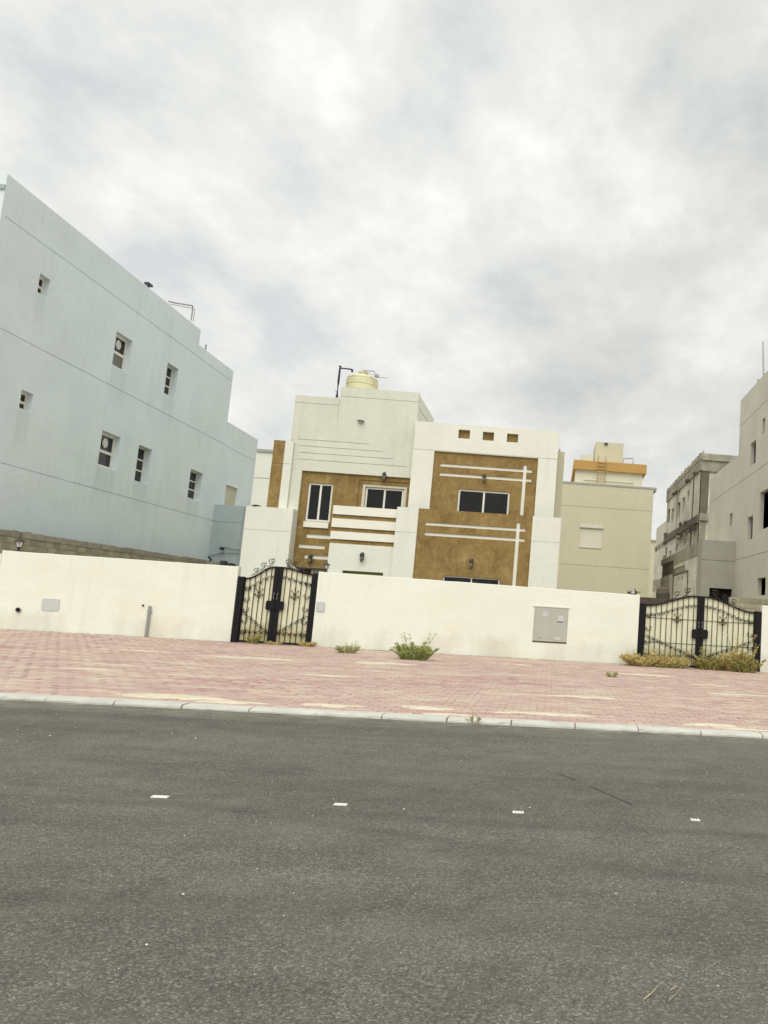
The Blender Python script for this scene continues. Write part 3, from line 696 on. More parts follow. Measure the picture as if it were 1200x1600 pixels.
def gate(label, x0, x1, xm, zl, zm, zr, nb, wpost, wmid, nchain, pad, nside):
    T = thing('iron_gate', label, 'gate', ((x0+x1)/2, YW+0.10, 0)); ox = (x0+x1)/2
    zb_ = 0.10
    for (a, b, h, nm) in ((x0, x0+wpost, zl, 0), (x1-wpost, x1, zr, 1)):
        m = MB(); m.box(a-ox, b-ox, -0.09, 0.09, 0.0, h); p = m.build('post', M_iron, T)
        for hz__ in (0.45, 1.25, 1.85):
            q = MB(); xx = (b if nm == 0 else a)-ox; q.tube([(xx, -0.06, hz__), (xx, -0.06, hz__+0.12)], 0.025, 8); q.build('hinge', M_iron, p)
    for side in (0, 1):
        # leaf spans from the outer post to the middle
        if side == 0: a, b, zo = x0+wpost+0.01-ox, xm-0.004-ox, zl
        else: a, b, zo = x1-wpost-0.01-ox, xm+0.004-ox, zr
        sg = 1 if b > a else -1; L = abs(b-a); zc2 = zm
        def ztop(s):          # s from 0 at the post to 1 at the middle; an ogee rise
            s = max(0, min(1, s)); return (zo-0.03)+(zc2-(zo-0.03))*(0.5-0.5*math.cos(math.pi*min(1, s*1.03)))
        m = MB(); sw = wmid/2
        bx = sorted((b, b-sg*sw)); m.box(bx[0], bx[1], -0.035, 0.035, 0.05, zc2)                # meeting stile
        m.box(min(a, b-sg*sw), max(a, b-sg*sw), -0.02, 0.02, 0.06, 0.115)                         # bottom rail
        N = 16; pts = [(a+(b-sg*sw*0.5-a)*k/N, 0, ztop(k/N)) for k in range(N+1)]
        n0 = len(m.v)
        for p in pts:
            m.v += [(p[0], -0.026, p[2]-0.045), (p[0], -0.026, p[2]), (p[0], 0.026, p[2]), (p[0], 0.026, p[2]-0.045)]
        for k in range(N):
            for j in range(4):
                q0 = n0+k*4+j; q1 = n0+k*4+(j+1) % 4; m.f.append((q0, q1, q1+4, q0+4)); m.mi.append(0)
        m.f.append((n0, n0+1, n0+2, n0+3)); m.f.append((n0+N*4+3, n0+N*4+2, n0+N*4+1, n0+N*4)); m.mi += [0, 0]
        ax = sorted((a, a+sg*0.025)); m.box(ax[0], ax[1], -0.02, 0.02, 0.115, ztop(0)-0.04)
        leaf = m.build('gate_leaf', M_iron, T)
        # cream sheet closing the leaf
        m = MB(); u0, u1 = a+sg*0.02, b-sg*sw
        for k in range(N):
            xa_, xb_ = u0+(u1-u0)*k/N, u0+(u1-u0)*(k+1)/N; za_, zb2 = ztop(k/N)-0.03, ztop((k+1)/N)-0.03
            m.quad((xa_, 0.032, 0.10), (xb_, 0.032, 0.10), (xb_, 0.032, zb2), (xa_, 0.032, za_)); m.quad((xa_, 0.036, 0.10), (xb_, 0.036, 0.10), (xb_, 0.036, zb2), (xa_, 0.036, za_))
        m.build('backing_sheet', M_sheet, leaf)
        span = L-sw
        for k in range(1, nb+1):
            s = k/(nb+0.6) if side < 2 else 0; x = a+sg*span*s
            m = MB(); m.box(x-0.009, x+0.009, -0.009, 0.009, 0.11, ztop(s)-0.04); m.build('bar', M_iron, leaf)
        if pad:     # thin cross rails only on the wide gate
            for zz in (0.78, 1.55):
                m = MB(); m.box(min(a, b-sg*sw), max(a, b-sg*sw), 0.009, 0.018, zz, zz+0.012); m.build('cross_rail', M_iron, leaf)
        scale = span/(nchain*0.15)
        for k in range(nchain):
            s = (k+0.7)/(nchain+0.35); x = a+sg*span*s; fl = sg*scale
            zz = ztop(s)-0.33-0.02*math.sin(s*3); inst('chain_scroll', ME_s, leaf, (x, -0.016, zz), (0, 0, 0), (fl, 1, 1)).rotation_euler = (0, -sg*math.atan2(ztop(s+.1)-ztop(s-.1), 0.2*span)*sg*0+(-sg*0.30 if 0.1 < s < .95 else 0), 0)
            zz = 0.98-(0.62*(s-0.02)); inst('chain_scroll', ME_s, leaf, (x, -0.016, zz), (0, sg*0.32, 0), (fl, 1, 1))
            zz = 0.37; inst('chain_scroll', ME_s, leaf, (x, -0.016, zz), (0, 0, 0), (fl, 1, 1))
        for k in range(nside):
            zz = 0.40+(ztop(0)-0.30-0.40)*k/(nside-1); inst('side_scroll', ME_side, leaf, (a+sg*0.12, -0.016, zz), (0, 0, 0), (-sg, 1, 1))
        s = 0.60 if pad else 0.50; kb = round(s*(nb+0.6)); s = kb/(nb+0.6)
        inst('rosette', ME_ros, leaf, (a+sg*span*s, -0.02, 1.55), (0, 0, 0), (1, 1, 1.25))
        m = MB(); w2 = 0.145; bx = sorted((b-sg*sw-sg*w2, b-sg*0.002)); zl_ = 1.08 if not pad else 0.98
        m.box(bx[0], bx[1], -0.060, -0.036, zl_+0.03, zl_+0.26); m.box(bx[0]+0.02, bx[1]-0.02, -0.058, -0.037, zl_, zl_+0.29)
        lk = m.build('lock_box', M_iron, leaf)
        m = MB(); xk = b-sg*0.05; m.tube([(xk, -0.06, zl_+0.33), (xk, -0.095, zl_+0.36), (xk, -0.095, zl_+0.50), (xk, -0.04, zl_+0.53)], 0.011, 6); m.build('pull_handle', M_galv, lk)
        # volutes along the top
        for (s, sc_) in ((0.36, 0.95), (0.60, 1.05), (0.86, 1.15)) if not pad else ((0.42, 1.0), (0.60, 1.05), (0.80, 1.25)):
            x = a+sg*span*s; z = ztop(s)+0.075*sc_
            inst('crest_scroll', ME_crest, leaf, (x, 0, z), (0, -sg*0.25, 0), (sg*sc_*0.92, 1, sc_*0.92))
        m = MB(); m.tube([(a+sg*span*0.18, 0, ztop(0.18)+0.035), (a+sg*span*0.5, 0, ztop(0.5)+0.02), (a+sg*span*0.95, 0, ztop(0.95)+0.03)], 0.009, 5); m.build('crest_rod', M_rust, leaf)
    return T
xg0, zg0 = zt(372.5, 900.4); xgm, zgm = zt(437.5, 885.2); xg1, zg1 = zt(494, 893.5)
gate('narrow black wrought-iron double gate with cream sheet behind, in the middle of the walls', XL1+0.02, XM0-0.01, (XL1+XM0)/2-0.02, zg0, zgm, 2.30, 5, 0.17, 0.25, 5, False, 5)
xh0, zh0 = zt(1000, 942.5); xhm, zhm = zt(1099, 931.5); xh1, zh1 = zt(1188, 955.5)
gate('wide black wrought-iron double gate with weeds growing along its foot', XM1+0.01, XR1, xhm-0.05, zh0, zhm, zh1, 9, 0.19, 0.23, 11, True, 4)

# ================================================================== MAIN HOUSE
house = thing('house', 'white two-storey house with brown panels and white strips, behind the middle wall', 'house', (-3, 31, 0))
house.location = (0, 0, 0)
z3 = zy((380, 560), .25); z4 = zy((620, 620), .2333); z5 = zy((430, 720), .225)
def hjoint(F, key, u0, u1, v, d, w=0.022): F.rect(u0, u1, v-w/2, v+w/2, d, key)
def vjoint(F, key, u, v0, v1, d, w=0.018): F.rect(u-w/2, u+w/2, v0, v1, d, key)
# -- left section with the stair tower
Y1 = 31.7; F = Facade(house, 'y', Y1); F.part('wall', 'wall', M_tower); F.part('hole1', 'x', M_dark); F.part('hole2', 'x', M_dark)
uL, zA = gy(462, 617, Y1); uT, zT = gy(533, 607.5, Y1); uR = -5.76
ZL1 = 9.35; ZT1 = 9.81
F.rect(uL, uT, 0, ZL1, 0, 'wall'); F.rect(uT, uR, 0, ZT1, 0.0, 'wall')
F.rect(uL, uT, ZL1-0.02, ZL1, 0.0, 'wall')
zj = gy(*z3(480, 285), Y1)[1]; hjoint(F, 'wall', uL, uT-0.02, zj, -0.018)
zj2 = gy(*z3(800, 250), Y1)[1]; hjoint(F, 'wall', uT, uR, zj2, -0.018)
vjoint(F, 'wall', uT-0.01, gy(530, 662, Y1)[1], ZL1, -0.015)
# staggered grooves
for (a, b) in (((345, 503), (790, 537)), ((345, 543), (865, 583)), ((345, 585), (935, 630)), ((340, 625), (1020, 680))):
    A = gy(*z3(*a), Y1); B = gy(*z3(*b), Y1); zz = (A[1]+B[1])/2; hjoint(F, 'wall', A[0], B[0], zz, -0.022, 0.028)
F.part('brown', 'brown_panel', M_brown)
A = gy(472, 735, Y1); B = gy(457, 880, Y1)
zpt = A[1]; F.rect(A[0], uR, 2.68, zpt, -0.09, 'brown')
# white wall resumes under the balcony, right of the brown strip
xs = gy(516, 850, Y1)[0]
w1 = F.px((480, 754), (519, 814)); w1 = (gy(*z5(228, 150), Y1)[0], gy(*z5(378, 400), Y1)[0], gy(*z5(210, 415), Y1)[1], gy(*z5(228, 147), Y1)[1])
w1 = (w1[0], gy(*z5(400, 160), Y1)[0], w1[2], w1[3])
F.rect(*w1, -0.28, 'hole1')
w2o = (gy(*z5(603, 155), Y1)[0], gy(*z5(912, 185), Y1)[0], 4.3, gy(*z5(612, 157), Y1)[1])
F.rect(w2o[0]-0.14, w2o[1]+0.14, w2o[2], w2o[3]+0.16, -0.13, 'brown')
F.rect(*w2o, -0.36, 'hole2')
# sill and strips
def strip_rects(F, lst, d, nm='white_strip'):
    for i, (TL, BR) in enumerate(lst):
        k = F.part('s%d_%s' % (i, id(lst)), nm, M_strip); r = F.px(TL, BR); F.rect(*r, d, k)
k = F.part('sill', 'window_sill', M_strip); u0, zz1 = gy(*z5(196, 418), Y1); u1 = gy(*z5(368, 430), Y1)[0]; zz0 = gy(*z5(196, 458), Y1)[1]; F.rect(u0, u1, zz0, zz1, -0.02, k)
for i, (a, b, c) in enumerate((((212, 505), (382, 540), (210, 532)), ((158, 576), (338, 612), (156, 602)), ((198, 650), (372, 686), (196, 676)))):
    k = F.part('st%d' % i, 'white_strip', M_strip); u0, z1_ = gy(*z5(*a), Y1); u1 = gy(*z5(*b), Y1)[0]; z0_ = gy(*z5(*c), Y1)[1]
    F.rect(u0, u1, z0_, z1_, -0.125, k)
# door under the brown strip
kd = F.part('door', 'door', M_door); ud0 = gy(466, 892, Y1)[0]; ud1 = gy(487, 893, Y1)[0]; F.rect(ud0, ud1, 0.1, 2.66, -0.2, kd)
F.build()
window(F, w1, -0.20, 2, 1, 0.075)
m = MB(); r = w2o   # cream surround, stepped
for (a0, a1, b0, b1) in ((r[0], r[1], r[3]-0.09, r[3]), (r[0], r[0]+0.11, r[2], r[3]-0.09), (r[1]-0.11, r[1], r[2], r[3]-0.09)):
    m.box(a0+0.002, a1-0.002, Y1+0.15, Y1+0.30, b0, b1-0.002)
m.build('window_surround', M_framec, house)
window(F, (r[0]+0.12, r[1]-0.12, r[2], r[3]-0.10), -0.28, 2, 1, 0.07)
m = MB(); A = gy(466, 889, Y1); B = gy(511, 892.4, Y1); m.box(A[0], B[0], Y1-0.30, Y1+0.0, 2.60, 2.665); m.build('lintel_ledge', M_bronze, house)
m = MB(); A = gy(488.5, 893, Y1); m.box(A[0]-0.04, A[0]+0.04, Y1-0.04, Y1+0.05, 0, 2.59); m.build('door_jamb', M_strip, house)
# body of the left section; tower side face and roof
m = MB(); m.box(uL, uR, Y1+0.3, 41, 0, ZL1-0.5); m.build('left_body', M_tower, house)
m = MB(); m.box(uT, -5.80, Y1+0.3, 36.05, ZL1-0.5, ZT1-0.003); m.box(uL, uT-0.002, Y1+0.3, Y1+0.5, ZL1-0.5, ZL1-0.003); m.build('stair_tower', M_tower, house)
m = MB(); m.box(-5.80, -5.792, Y1+0.33, 36.0, 9.30, 9.322); m.build('tower_joint', M_joint, house)
# oval vent lamp
A = gy(564.5, 658.5, Y1); m = MB(); m.lathe([(0.02, -0.05), (0.13, -0.03), (0.15, 0), (0.12, 0.03), (0.02, 0.04)], 12); o = m.build('bulkhead_lamp', M_bronze, house, (A[0], Y1-0.08, A[1])); o.scale = (1, 0.6, 0.7)
m = MB(); m.lathe([(0.02, -0.03), (0.08, -0.02), (0.10, 0.01)], 12); m.build('lens', M_lampglass, o, (0, 0, -0.045))

# -- right block
Y2 = 31.4; F = Facade(house, 'y', Y2); F.part('wall', 'wall', M_white); F.part('brown', 'brown_panel', M_brown)
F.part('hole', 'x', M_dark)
uR0, uR1, zR = -5.74, -0.15, 8.60
F.rect(uR0, uR1, 4.6, zR, 0, 'wall')
zp = gy(*z4(252, 362), Y2)[1]; up0 = gy(*z4(252, 362), Y2)[0]; up1 = gy(*z4(948, 412), Y2)[0]
hjoint(F, 'wall', uR0, uR1, zp+0.02, -0.02, 0.025)
for q in ((362, 300), (530, 300), (690, 310), (855, 320)):
    vjoint(F, 'wall', gy(*z4(*q), Y2)[0], zp+0.03, zR-(0.35 if q[0] != 855 else 0), -0.006, 0.014)
F.rect(up0, up1, 4.6, zp, -0.07, 'brown')
for i, (a, b) in enumerate((((415, 218), (487, 282)), ((578, 233), (648, 295)), ((740, 245), (810, 307)))):
    kk = F.part('n%d' % i, 'niche', M_brown); F.rect(*F.px(z4(*a), z4(*b)), -0.14, kk)
def strip(F, key, TL, TR, BL, d, split=None):
    k = F.part(key, 'white_strip', M_strip); A = gy(*z4(*TL), F.c); B = gy(*z4(*TR), F.c); D_ = gy(*z4(*BL), F.c)
    if split is None: F.rect(A[0], B[0], D_[1], A[1], d, k)
    else:
        k2 = F.part(key+'r', 'white_strip', M_strip); F.rect(A[0], split, D_[1], A[1], d, k); F.rect(split, B[0], D_[1], A[1], d, k2)
strip(F, 'sa', (290, 443), (908, 490), (289, 463), -0.11, gy(*z4(855, 452), Y2)[0]); strip(F, 'sb', (285, 505), (903, 552), (284, 525), -0.11, gy(*z4(855, 452), Y2)[0])
kv = F.part('sv', 'white_strip', M_strip); A = gy(*z4(849, 452), Y2); B = gy(*z4(872, 452), Y2); F.rect(A[0], B[0], 4.6, A[1], -0.11, kv)
wr_ = (gy(*z4(412, 618), Y2)[0], gy(*z4(757, 645), Y2)[0], 4.62, gy(*z4(412, 614), Y2)[1]); F.rect(*wr_, -0.26, 'hole')
F.build()
window(F, wr_, -0.17, 2, 1, 0.07)
m = MB(); m.box(uR0, uR1, Y2+0.3, 41, 0, zR-0.003); m.build('right_body', M_white, house)
# wing showing past the right corner
A = gy(882, 706, 33.0); m = MB(); m.box(uR1+0.002, A[0]+0.02, 33.0, 38.0, 5.25, A[1]); m.build('side_wing', M_beige, house)
m = MB(); m.tube([(A[0]-0.2, 33.2, A[1]), (A[0]-0.2, 33.2, A[1]+0.15)], 0.03, 6); m.build('roof_drain', M_galv, house)

# -- balcony and ground floor, right
Y3 = 30.4; F = Facade(house, 'y', Y3, 0.2); F.part('wall', 'balcony_wall', M_white); F.part('brown', 'brown_panel', M_brown); F.part('hole', 'x', M_dark)
ub0 = gy(621, 791, Y3)[0]; ub1 = gy(877, 811, Y3)[0]; zb3 = gy(655, 794, Y3)[1]
F.rect(ub0, ub1, 0, zb3, 0, 'wall')
A = gy(*z4(148, 745), Y3); B = gy(*z4(912, 800), Y3); F.rect(A[0], B[0], 0.9, zb3, -0.05, 'brown')
zz = gy(*z4(60, 907), Y3)[1]; hjoint(F, 'wall', ub0, A[0], zz, -0.016); zz = gy(*z4(1000, 972), Y3)[1]; hjoint(F, 'wall', B[0], ub1, zz, -0.016)
strip(F, 'sa', (190, 838), (862, 886), (189, 858), -0.09, gy(*z4(815, 840), Y3)[0]); strip(F, 'sb', (185, 905), (857, 953), (184, 926), -0.09, gy(*z4(815, 840), Y3)[0])
kv = F.part('sv', 'white_strip', M_strip); A2 = gy(*z4(803, 840), Y3); B2 = gy(*z4(827, 842), Y3); F.rect(A2[0], B2[0], 0.9, A2[1], -0.09, kv)
wg = (gy(*z4(308, 1195), Y3)[0], gy(*z4(688, 1220), Y3)[0], 1.35, gy(*z4(308, 1195), Y3)[1]); F.rect(*wg, -0.19, 'hole')
F.build()
window(F, wg, -0.18, 2, 1, 0.05)
m = MB(); m.box(ub0, ub1, Y3+0.2, Y2-0.02, 0, 4.15); m.box(ub0, uR0-0.002, Y2-0.02, 31.35, 0, 4.15); m.build('balcony_floor', M_white, house)

# -- striped balcony front, left
Y4 = 30.62; F = Facade(house, 'y', Y4, 0.2)
F.part('hole', 'x', M_dark); F.part('wall', 'wall', M_white); F.part('ol', 'reveal', M_olive)
us0 = gy(*z5(405, 308), Y4)[0]; us1 = ub0-0.003
zlist = [z5(405, 308), z5(405, 368), z5(400, 397), z5(398, 458), z5(392, 486), z5(388, 540), z5(383, 570)]
zv = [gy(*q, Y4)[1] for q in zlist]
F.rect(us0, us1, 0, zv[6], 0, 'wall')
for i in range(3):
    kb = F.part('b%d' % i, 'brown_band', M_brown); kw = F.part('w%d' % i, 'balustrade_band', M_strip)
    F.rect(us0, us1, zv[2*i+1], zv[2*i], 0.0, kw)
    F.rect(us0, us1, zv[2*i+2], zv[2*i+1], -0.06, kb)
wq = F.px((535, 891), (598, 897)); A = gy(535, 891, Y4); B = gy(598.5, 896, Y4)
F.rect(A[0], B[0], 1.3, A[1], -0.16, 'ol')
F.build()
window(F, (A[0]+0.03, B[0]-0.03, 1.3, A[1]-0.10), -0.14, 2, 1, 0.05)
m = MB(); m.box(us0, us1, Y4+0.2, Y1-0.03, 2.75, 4.15); m.box(us0, us1, Y4+0.2, Y4+0.35, 0, 2.749); m.build('balcony_slab', M_white, house)

# -- low wing at left and the block behind it
Y5 = 31.2; F = Facade(house, 'y', Y5, 0.25); F.part('wall', 'wing_wall', M_white)
ul0, zl5 = gy(385, 790, Y5); ul1 = gy(458.5, 796, Y5)[0]
F.rect(ul0, ul1, 0, zl5, 0, 'wall'); hjoint(F, 'wall', ul0, ul1, gy(420, 829, Y5)[1], -0.016)
F.build()
m = MB(); m.box(ul0, ul1, Y5+0.25, 37, 0, zl5-0.003); m.build('wing_body', M_white, house)
m = MB(); A = gy(*z3(75, 912), Y5); m.lathe([(0.02, 0), (0.16, 0.015), (0.17, 0.04), (0.05, 0.07)], 12, (A[0], Y5+0.12, zl5)); m.build('roof_lamp', M_blackpipe, house)
Y6 = 31.62; F = Facade(house, 'y', Y6, 0.06); F.part('wall', 'wall', M_white); F.part('brown', 'brown_panel', M_brown)
A = gy(*z3(195, 510), Y6); B = gy(*z3(265, 513), Y6); zz = gy(*z3(250, 657), Y6)[1]
F.rect(A[0], uL+0.16, zl5-0.3, A[1], 0, 'wall'); F.rect(A[0], B[0], zl5-0.3, A[1], 0.02, 'brown'); hjoint(F, 'brown', A[0], B[0], zz, 0.0); hjoint(F, 'wall', B[0], uL+0.16, zz, -0.018)
F.build()
m = MB(); m.box(A[0], uL-0.002, Y6+0.06, 36, zl5-0.3, A[1]-0.003); m.build('side_body', M_white, house)
m = MB(); q = gy(*z3(307, 492), Y6); m.tube([(q[0], Y6+0.1, A[1]), (q[0], Y6+0.1, A[1]+0.14)], 0.03, 6); m.build('roof_drain', M_galv, house)
# house seen farther back on the left
YQ = 58.0; A = gy(*z3(103, 562), YQ); B = gy(*z3(200, 575), YQ)
hb = thing('house', 'white house wall with a thin grey coping glimpsed behind the main house at its left', 'house')
m = MB(); m.box(A[0]-2.6, B[0]+2.5, YQ+0.3, YQ+9, 0, A[1]-0.20); m.build('wall', M_white, hb)
m = MB(); m.box(A[0]-2.62, B[0]+2.52, YQ+0.2, YQ+9.03, A[1]-0.198, A[1]); m.build('coping', M_greydk, hb)
m = MB(); q = gy(*z3(120, 746), YQ)[1]; m.box(A[0]-2.6, B[0]+2.5, YQ+0.29, YQ+0.31, q, q+0.04); m.build('joint', M_joint, hb)

# wall sconces on the house: a part with shade and glass
def sconce(px_, py_, Y, s=1.0):
    X, Z = gy(px_, py_, Y); m = MB(); m.box(-0.05*s, 0.05*s, -0.03, 0.0, -0.13*s, 0.13*s); m.tube([(0, -0.02, 0.06*s), (0, -0.13*s, 0.10*s), (0, -0.15*s, 0.04*s)], 0.014, 6)
    m.lathe([(0.02*s, 0.13*s), (0.065*s, 0.07*s), (0.07*s, 0.0), (0.062*s, -0.01*s)], 10, (0, -0.14*s, 0))
    o = m.build('wall_lamp', M_bronze, house, (X, Y, Z), smooth=False)
    m = MB(); m.lathe([(0.055*s, 0.0), (0.06*s, -0.08*s), (0.035*s, -0.15*s)], 10, (0, -0.14*s, -0.01)); m.build('lamp_glass', M_smoke, o)
    m = MB(); m.lathe([(0.038*s, 0.0), (0.012*s, -0.05*s)], 8, (0, -0.14*s, -0.16*s)); m.build('finial', M_bronze, o)
sconce(601.5, 744, Y1+0.09, 1.1); sconce(757, 747, Y2+0.11, 1.05); sconce(566.5, 869.5, Y4, 1.1); sconce(737, 879.5, Y3+0.05, 1.15); sconce(486, 872.5, Y1+0.09, 1.1)

# roof water tank
X, Z = gy(566.5, 594, 34.0); R0 = 0.655
tk = thing('water_tank', 'round yellow plastic water tank on the main house roof', 'water tank', (X, 34.0, 9.45))
m = MB(); Zt = gy(566.5, 584, 34.0-R0)[1]-9.45
prof = [(R0*0.96, 0)]
for k in range(5):
    z0 = 0.05+k*(Zt-0.15)/5; hh = (Zt-0.15)/5
    prof += [(R0, z0), (R0, z0+hh*0.72), (R0*0.965, z0+hh*0.80), (R0*0.965, z0+hh*0.94)]
prof += [(R0*0.98, Zt-0.08), (R0*0.93, Zt-0.02), (R0*0.55, Zt+0.09), (R0*0.30, Zt+0.12)]
m.lathe(prof, 40); m.build('shell', M_tank, tk, smooth=False)
m = MB(); m.lathe([(0.17, Zt+0.10), (0.17, Zt+0.20), (0.20, Zt+0.20), (0.20, Zt+0.25), (0.05, Zt+0.27)], 20); m.build('lid', M_tank, tk)
def pl(pts, Y): return [(gy(a, b, Y)[0], Y, gy(a, b, Y)[1]) for a, b in pts]
z7 = zy((510, 560), 110/1200)
m = MB(); m.tube(pl([z7(178, 665), z7(205, 400), z7(232, 165)], 33.2), 0.055, 8, r2=0.035); m.tube(pl([z7(232, 150), z7(236, 128)], 33.2), 0.05, 8)
sp_ = tag(m.build('supply_pipe', M_blackpipe), 'black upright supply pipe on the roof beside the yellow water tank', 'pipe')
m = MB(); m.tube(pl([z7(232, 165), z7(330, 175), z7(440, 188)], 33.2), 0.03, 6); m.tube(pl([z7(440, 188), z7(438, 235)], 33.2), 0.042, 6); m.build('arm', M_blackpipe, sp_)
m = MB(); m.tube(pl([z7(140, 545), z7(178, 570)], 33.2), 0.015, 5); m.build('clip', M_galv, sp_)
m = MB(); m.tube(pl([z7(620, 208), z7(815, 218), z7(825, 275)], 33.5), 0.022, 6); m.tube(pl([z7(640, 215), z7(790, 280)], 33.5), 0.012, 5); m.tube(pl([z7(880, 318), z7(1040, 335)], 33.5), 0.015, 5); m.box(*[v for v in (gy(*z7(830, 275), 33.5)[0], gy(*z7(885, 275), 33.5)[0], 33.4, 33.6, gy(*z7(850, 320), 33.5)[1], gy(*z7(850, 275), 33.5)[1])])
tag(m.build('overflow_pipe', M_galv), 'thin overflow pipes with a float box on the right of the yellow water tank', 'pipe')

# ================================================================== PALE BLUE HOUSE (left)
blue = thing('house', 'tall pale blue-grey three-storey house at the left with small deep windows', 'house')
XB = -18.8; F = Facade(blue, 'x+', XB, 0.45); F.part('wall', 'wall', M_blue)
z1 = zy((0, 240), .35); z2 = zy((0, 580), .35); z6 = zy((140, 660), 1/6.)
Yb0, Yb1, Yb2 = 26.55, gx(314, 515, XB)[0], 46.05
zTop = 14.77; zTop2 = gx(313.5, 541, XB)[1]; zTop2 = (zTop2+gx(364.7, 579.5, XB)[1])/2
F.rect(Yb0, Yb1, 0, zTop, 0, 'wall'); F.rect(Yb1, Yb2, 0, zTop2, 0, 'wall')
zs = [13.35, (9.76+gx(353.5, 695.5, XB)[1])/2, (5.43+5.40)/2]
zs[0] = (gx(5, 337, XB)[1]+gx(362, 595, XB)[1])/2
for zz in zs: hjoint(F, 'wall', Yb0, Yb2, zz, -0.025, 0.045)
wins = [((63, 427), (74.5, 465.8), 'small'), ((182.7, 517.2), (200.2, 583.7), 'fan'), ((262.5, 566.2), (273, 623.3), 'tri'), ((34.3, 608.6), (48, 645), 'small'),
        ((160.3, 672), (181.3, 736.3), 'fan'), ((217.5, 694.7), (230.5, 757), 'tri'), ((298.3, 732.5), (311.7, 783), 'tri')]
rl = []
for i, (a, b, k) in enumerate(WINS):
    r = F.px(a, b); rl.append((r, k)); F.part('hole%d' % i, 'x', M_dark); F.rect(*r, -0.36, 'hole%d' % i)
F.build()
for i, (r, k) in enumerate(rl):
    if k == 'tri': w = window(F, r, -0.33, 1, 3, 0.065)
    elif k == 'small': w = window(F, r, -0.24, 1, 2, 0.09, rowsplit=(0, 0.42, 1.0))
    else:
        w = window(F, r, -0.26, 1, 2, 0.12, rowsplit=(0, 0.46, 1.0), glassmats=[M_curtain if i == 1 else M_glass, M_glass])
        yc = (r[0]+r[1])/2; zc2 = r[2]+(r[3]-r[2])*0.72
        m = MB(); m.lathe([(0.20, 0), (0.20, 0.03), (0.17, 0.04)], 16); o = m.build('extractor_fan', M_lampglass, w, (XB-0.235, yc, zc2)); o.rotation_euler = (0, math.pi/2, 0)
m = MB(); m.box(-34, XB-0.45, Yb0+0.2, Yb1, 0, zTop-0.003); m.box(-34, XB-0.45, Yb1+0.002, Yb2, 0, zTop2-0.003); m.build('body', M_blue, blue)
m = MB(); m.box(-34, XB-0.002, Yb0+0.002, Yb0+0.2, 0, zTop-0.003); m.build('front_wall', M_blue, blue)
m = MB(); m.box(-34, XB+0.002, Yb0-0.06, Yb0, zTop-0.55, zTop-0.40); m.build('front_band', M_bluedk, blue)
# rear part in the same line
F = Facade(blue, 'x+', XB-0.12, 0.3); F.part('wall', 'wall', M_blue); F.part('hole', 'x', M_dark)
zR2 = (gx(357.5, 657.5, XB)[1]+11.1)/2; Yb3 = 51.2
F.rect(Yb2+0.003, Yb3, 0, zR2, 0, 'wall'); hjoint(F, 'wall', Yb2, Yb3, zs[1], -0.02, 0.045)
r = F.px(z2(1012, 497), z2(1058, 600)); r = (r[0], gx(*z2(1068, 525), XB)[0], gx(*z2(1040, 640), XB)[1], gx(*z2(1014, 505), XB)[1])
F.rect(*r, -0.22, 'hole'); F.build()
m = MB(); m.box(XB-0.20, XB-0.17, r[0], r[1], r[2], r[3]); m.build('roller_shutter', M_beige, blue)
m = MB(); m.box(XB-0.16, XB-0.05, r[0]-0.03, r[1]+0.03, r[3]+0.002, r[3]+0.10); m.build('shutter_box', M_frame, blue)
m = MB(); m.box(-30, XB-0.42, Yb2+0.003, Yb3, 0, zR2-0.003); m.build('rear_body', M_blue, blue)
# projecting bay facing the street
YB = 45.75; zbt = gy(358, 789.5, YB)[1]; xbt = gy(383, 792, YB)[0]
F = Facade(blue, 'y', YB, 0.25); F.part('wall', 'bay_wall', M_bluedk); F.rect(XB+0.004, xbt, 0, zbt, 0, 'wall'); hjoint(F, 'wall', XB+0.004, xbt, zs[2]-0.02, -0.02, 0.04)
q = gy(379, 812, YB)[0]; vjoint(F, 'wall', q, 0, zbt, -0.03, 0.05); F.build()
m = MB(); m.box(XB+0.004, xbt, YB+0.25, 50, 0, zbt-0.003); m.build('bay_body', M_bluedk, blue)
# small things fixed to the bay: floodlights on wires
m = MB(); a = gy(*z2(1000, 792), YB); m.box(a[0]-0.09, a[0]+0.09, YB-0.35, YB-0.16, a[1]-0.10, a[1]+0.06); o = m.build('floodlight', M_blackpipe, blue)
m = MB(); m.tube(pl([z2(1005, 785), z2(1030, 795), z2(1075, 798)], YB-0.08), 0.016, 4); m.tube(pl([z2(938, 822), z2(1000, 812), z2(1070, 815)], YB-0.08), 0.016, 4); m.build('cable', M_blackpipe, blue)
# rooftop pipes of the blue house
def xl(pts, X): return [(X, gx(a, b, X)[0], gx(a, b, X)[1]) for a, b in pts]
zz5 = zy((230, 430), 1/12.)
m = MB(); m.tube(xl([zz5(400, 490), zz5(520, 520), zz5(840, 570), zz5(855, 600), zz5(825, 850)], XB-0.25), 0.035, 6); m.tube(xl([zz5(440, 545), zz5(840, 620), zz5(890, 640), zz5(865, 870)], XB-0.25), 0.018, 5)
tag(m.build('roof_pipe', M_galv), 'bent thin pipes above the sloping roofline of the pale blue house', 'pipe')
m = MB(); p = xl([zz5(30, 175)], XB-0.3)[0]; m.box(p[0]-0.1, p[0]+0.1, p[1]-0.2, p[1]+0.18, p[2]-0.06, p[2]+0.04); m.tube([(p[0], p[1], p[2]), (p[0], p[1], p[2]-0.5)], 0.03, 5)
tag(m.build('roof_floodlight', M_blackpipe), 'small dark floodlight on the parapet of the pale blue house', 'floodlight')
m = MB(); p = xl([z1(918, 868)], XB-0.3)[0]; m.tube([(p[0], p[1], p[2]-0.1), (p[0], p[1], p[2]+0.18)], 0.05, 6)
tag(m.build('roof_vent', M_galv), 'stub of a vent pipe on the lower rear roof of the pale blue house', 'pipe')

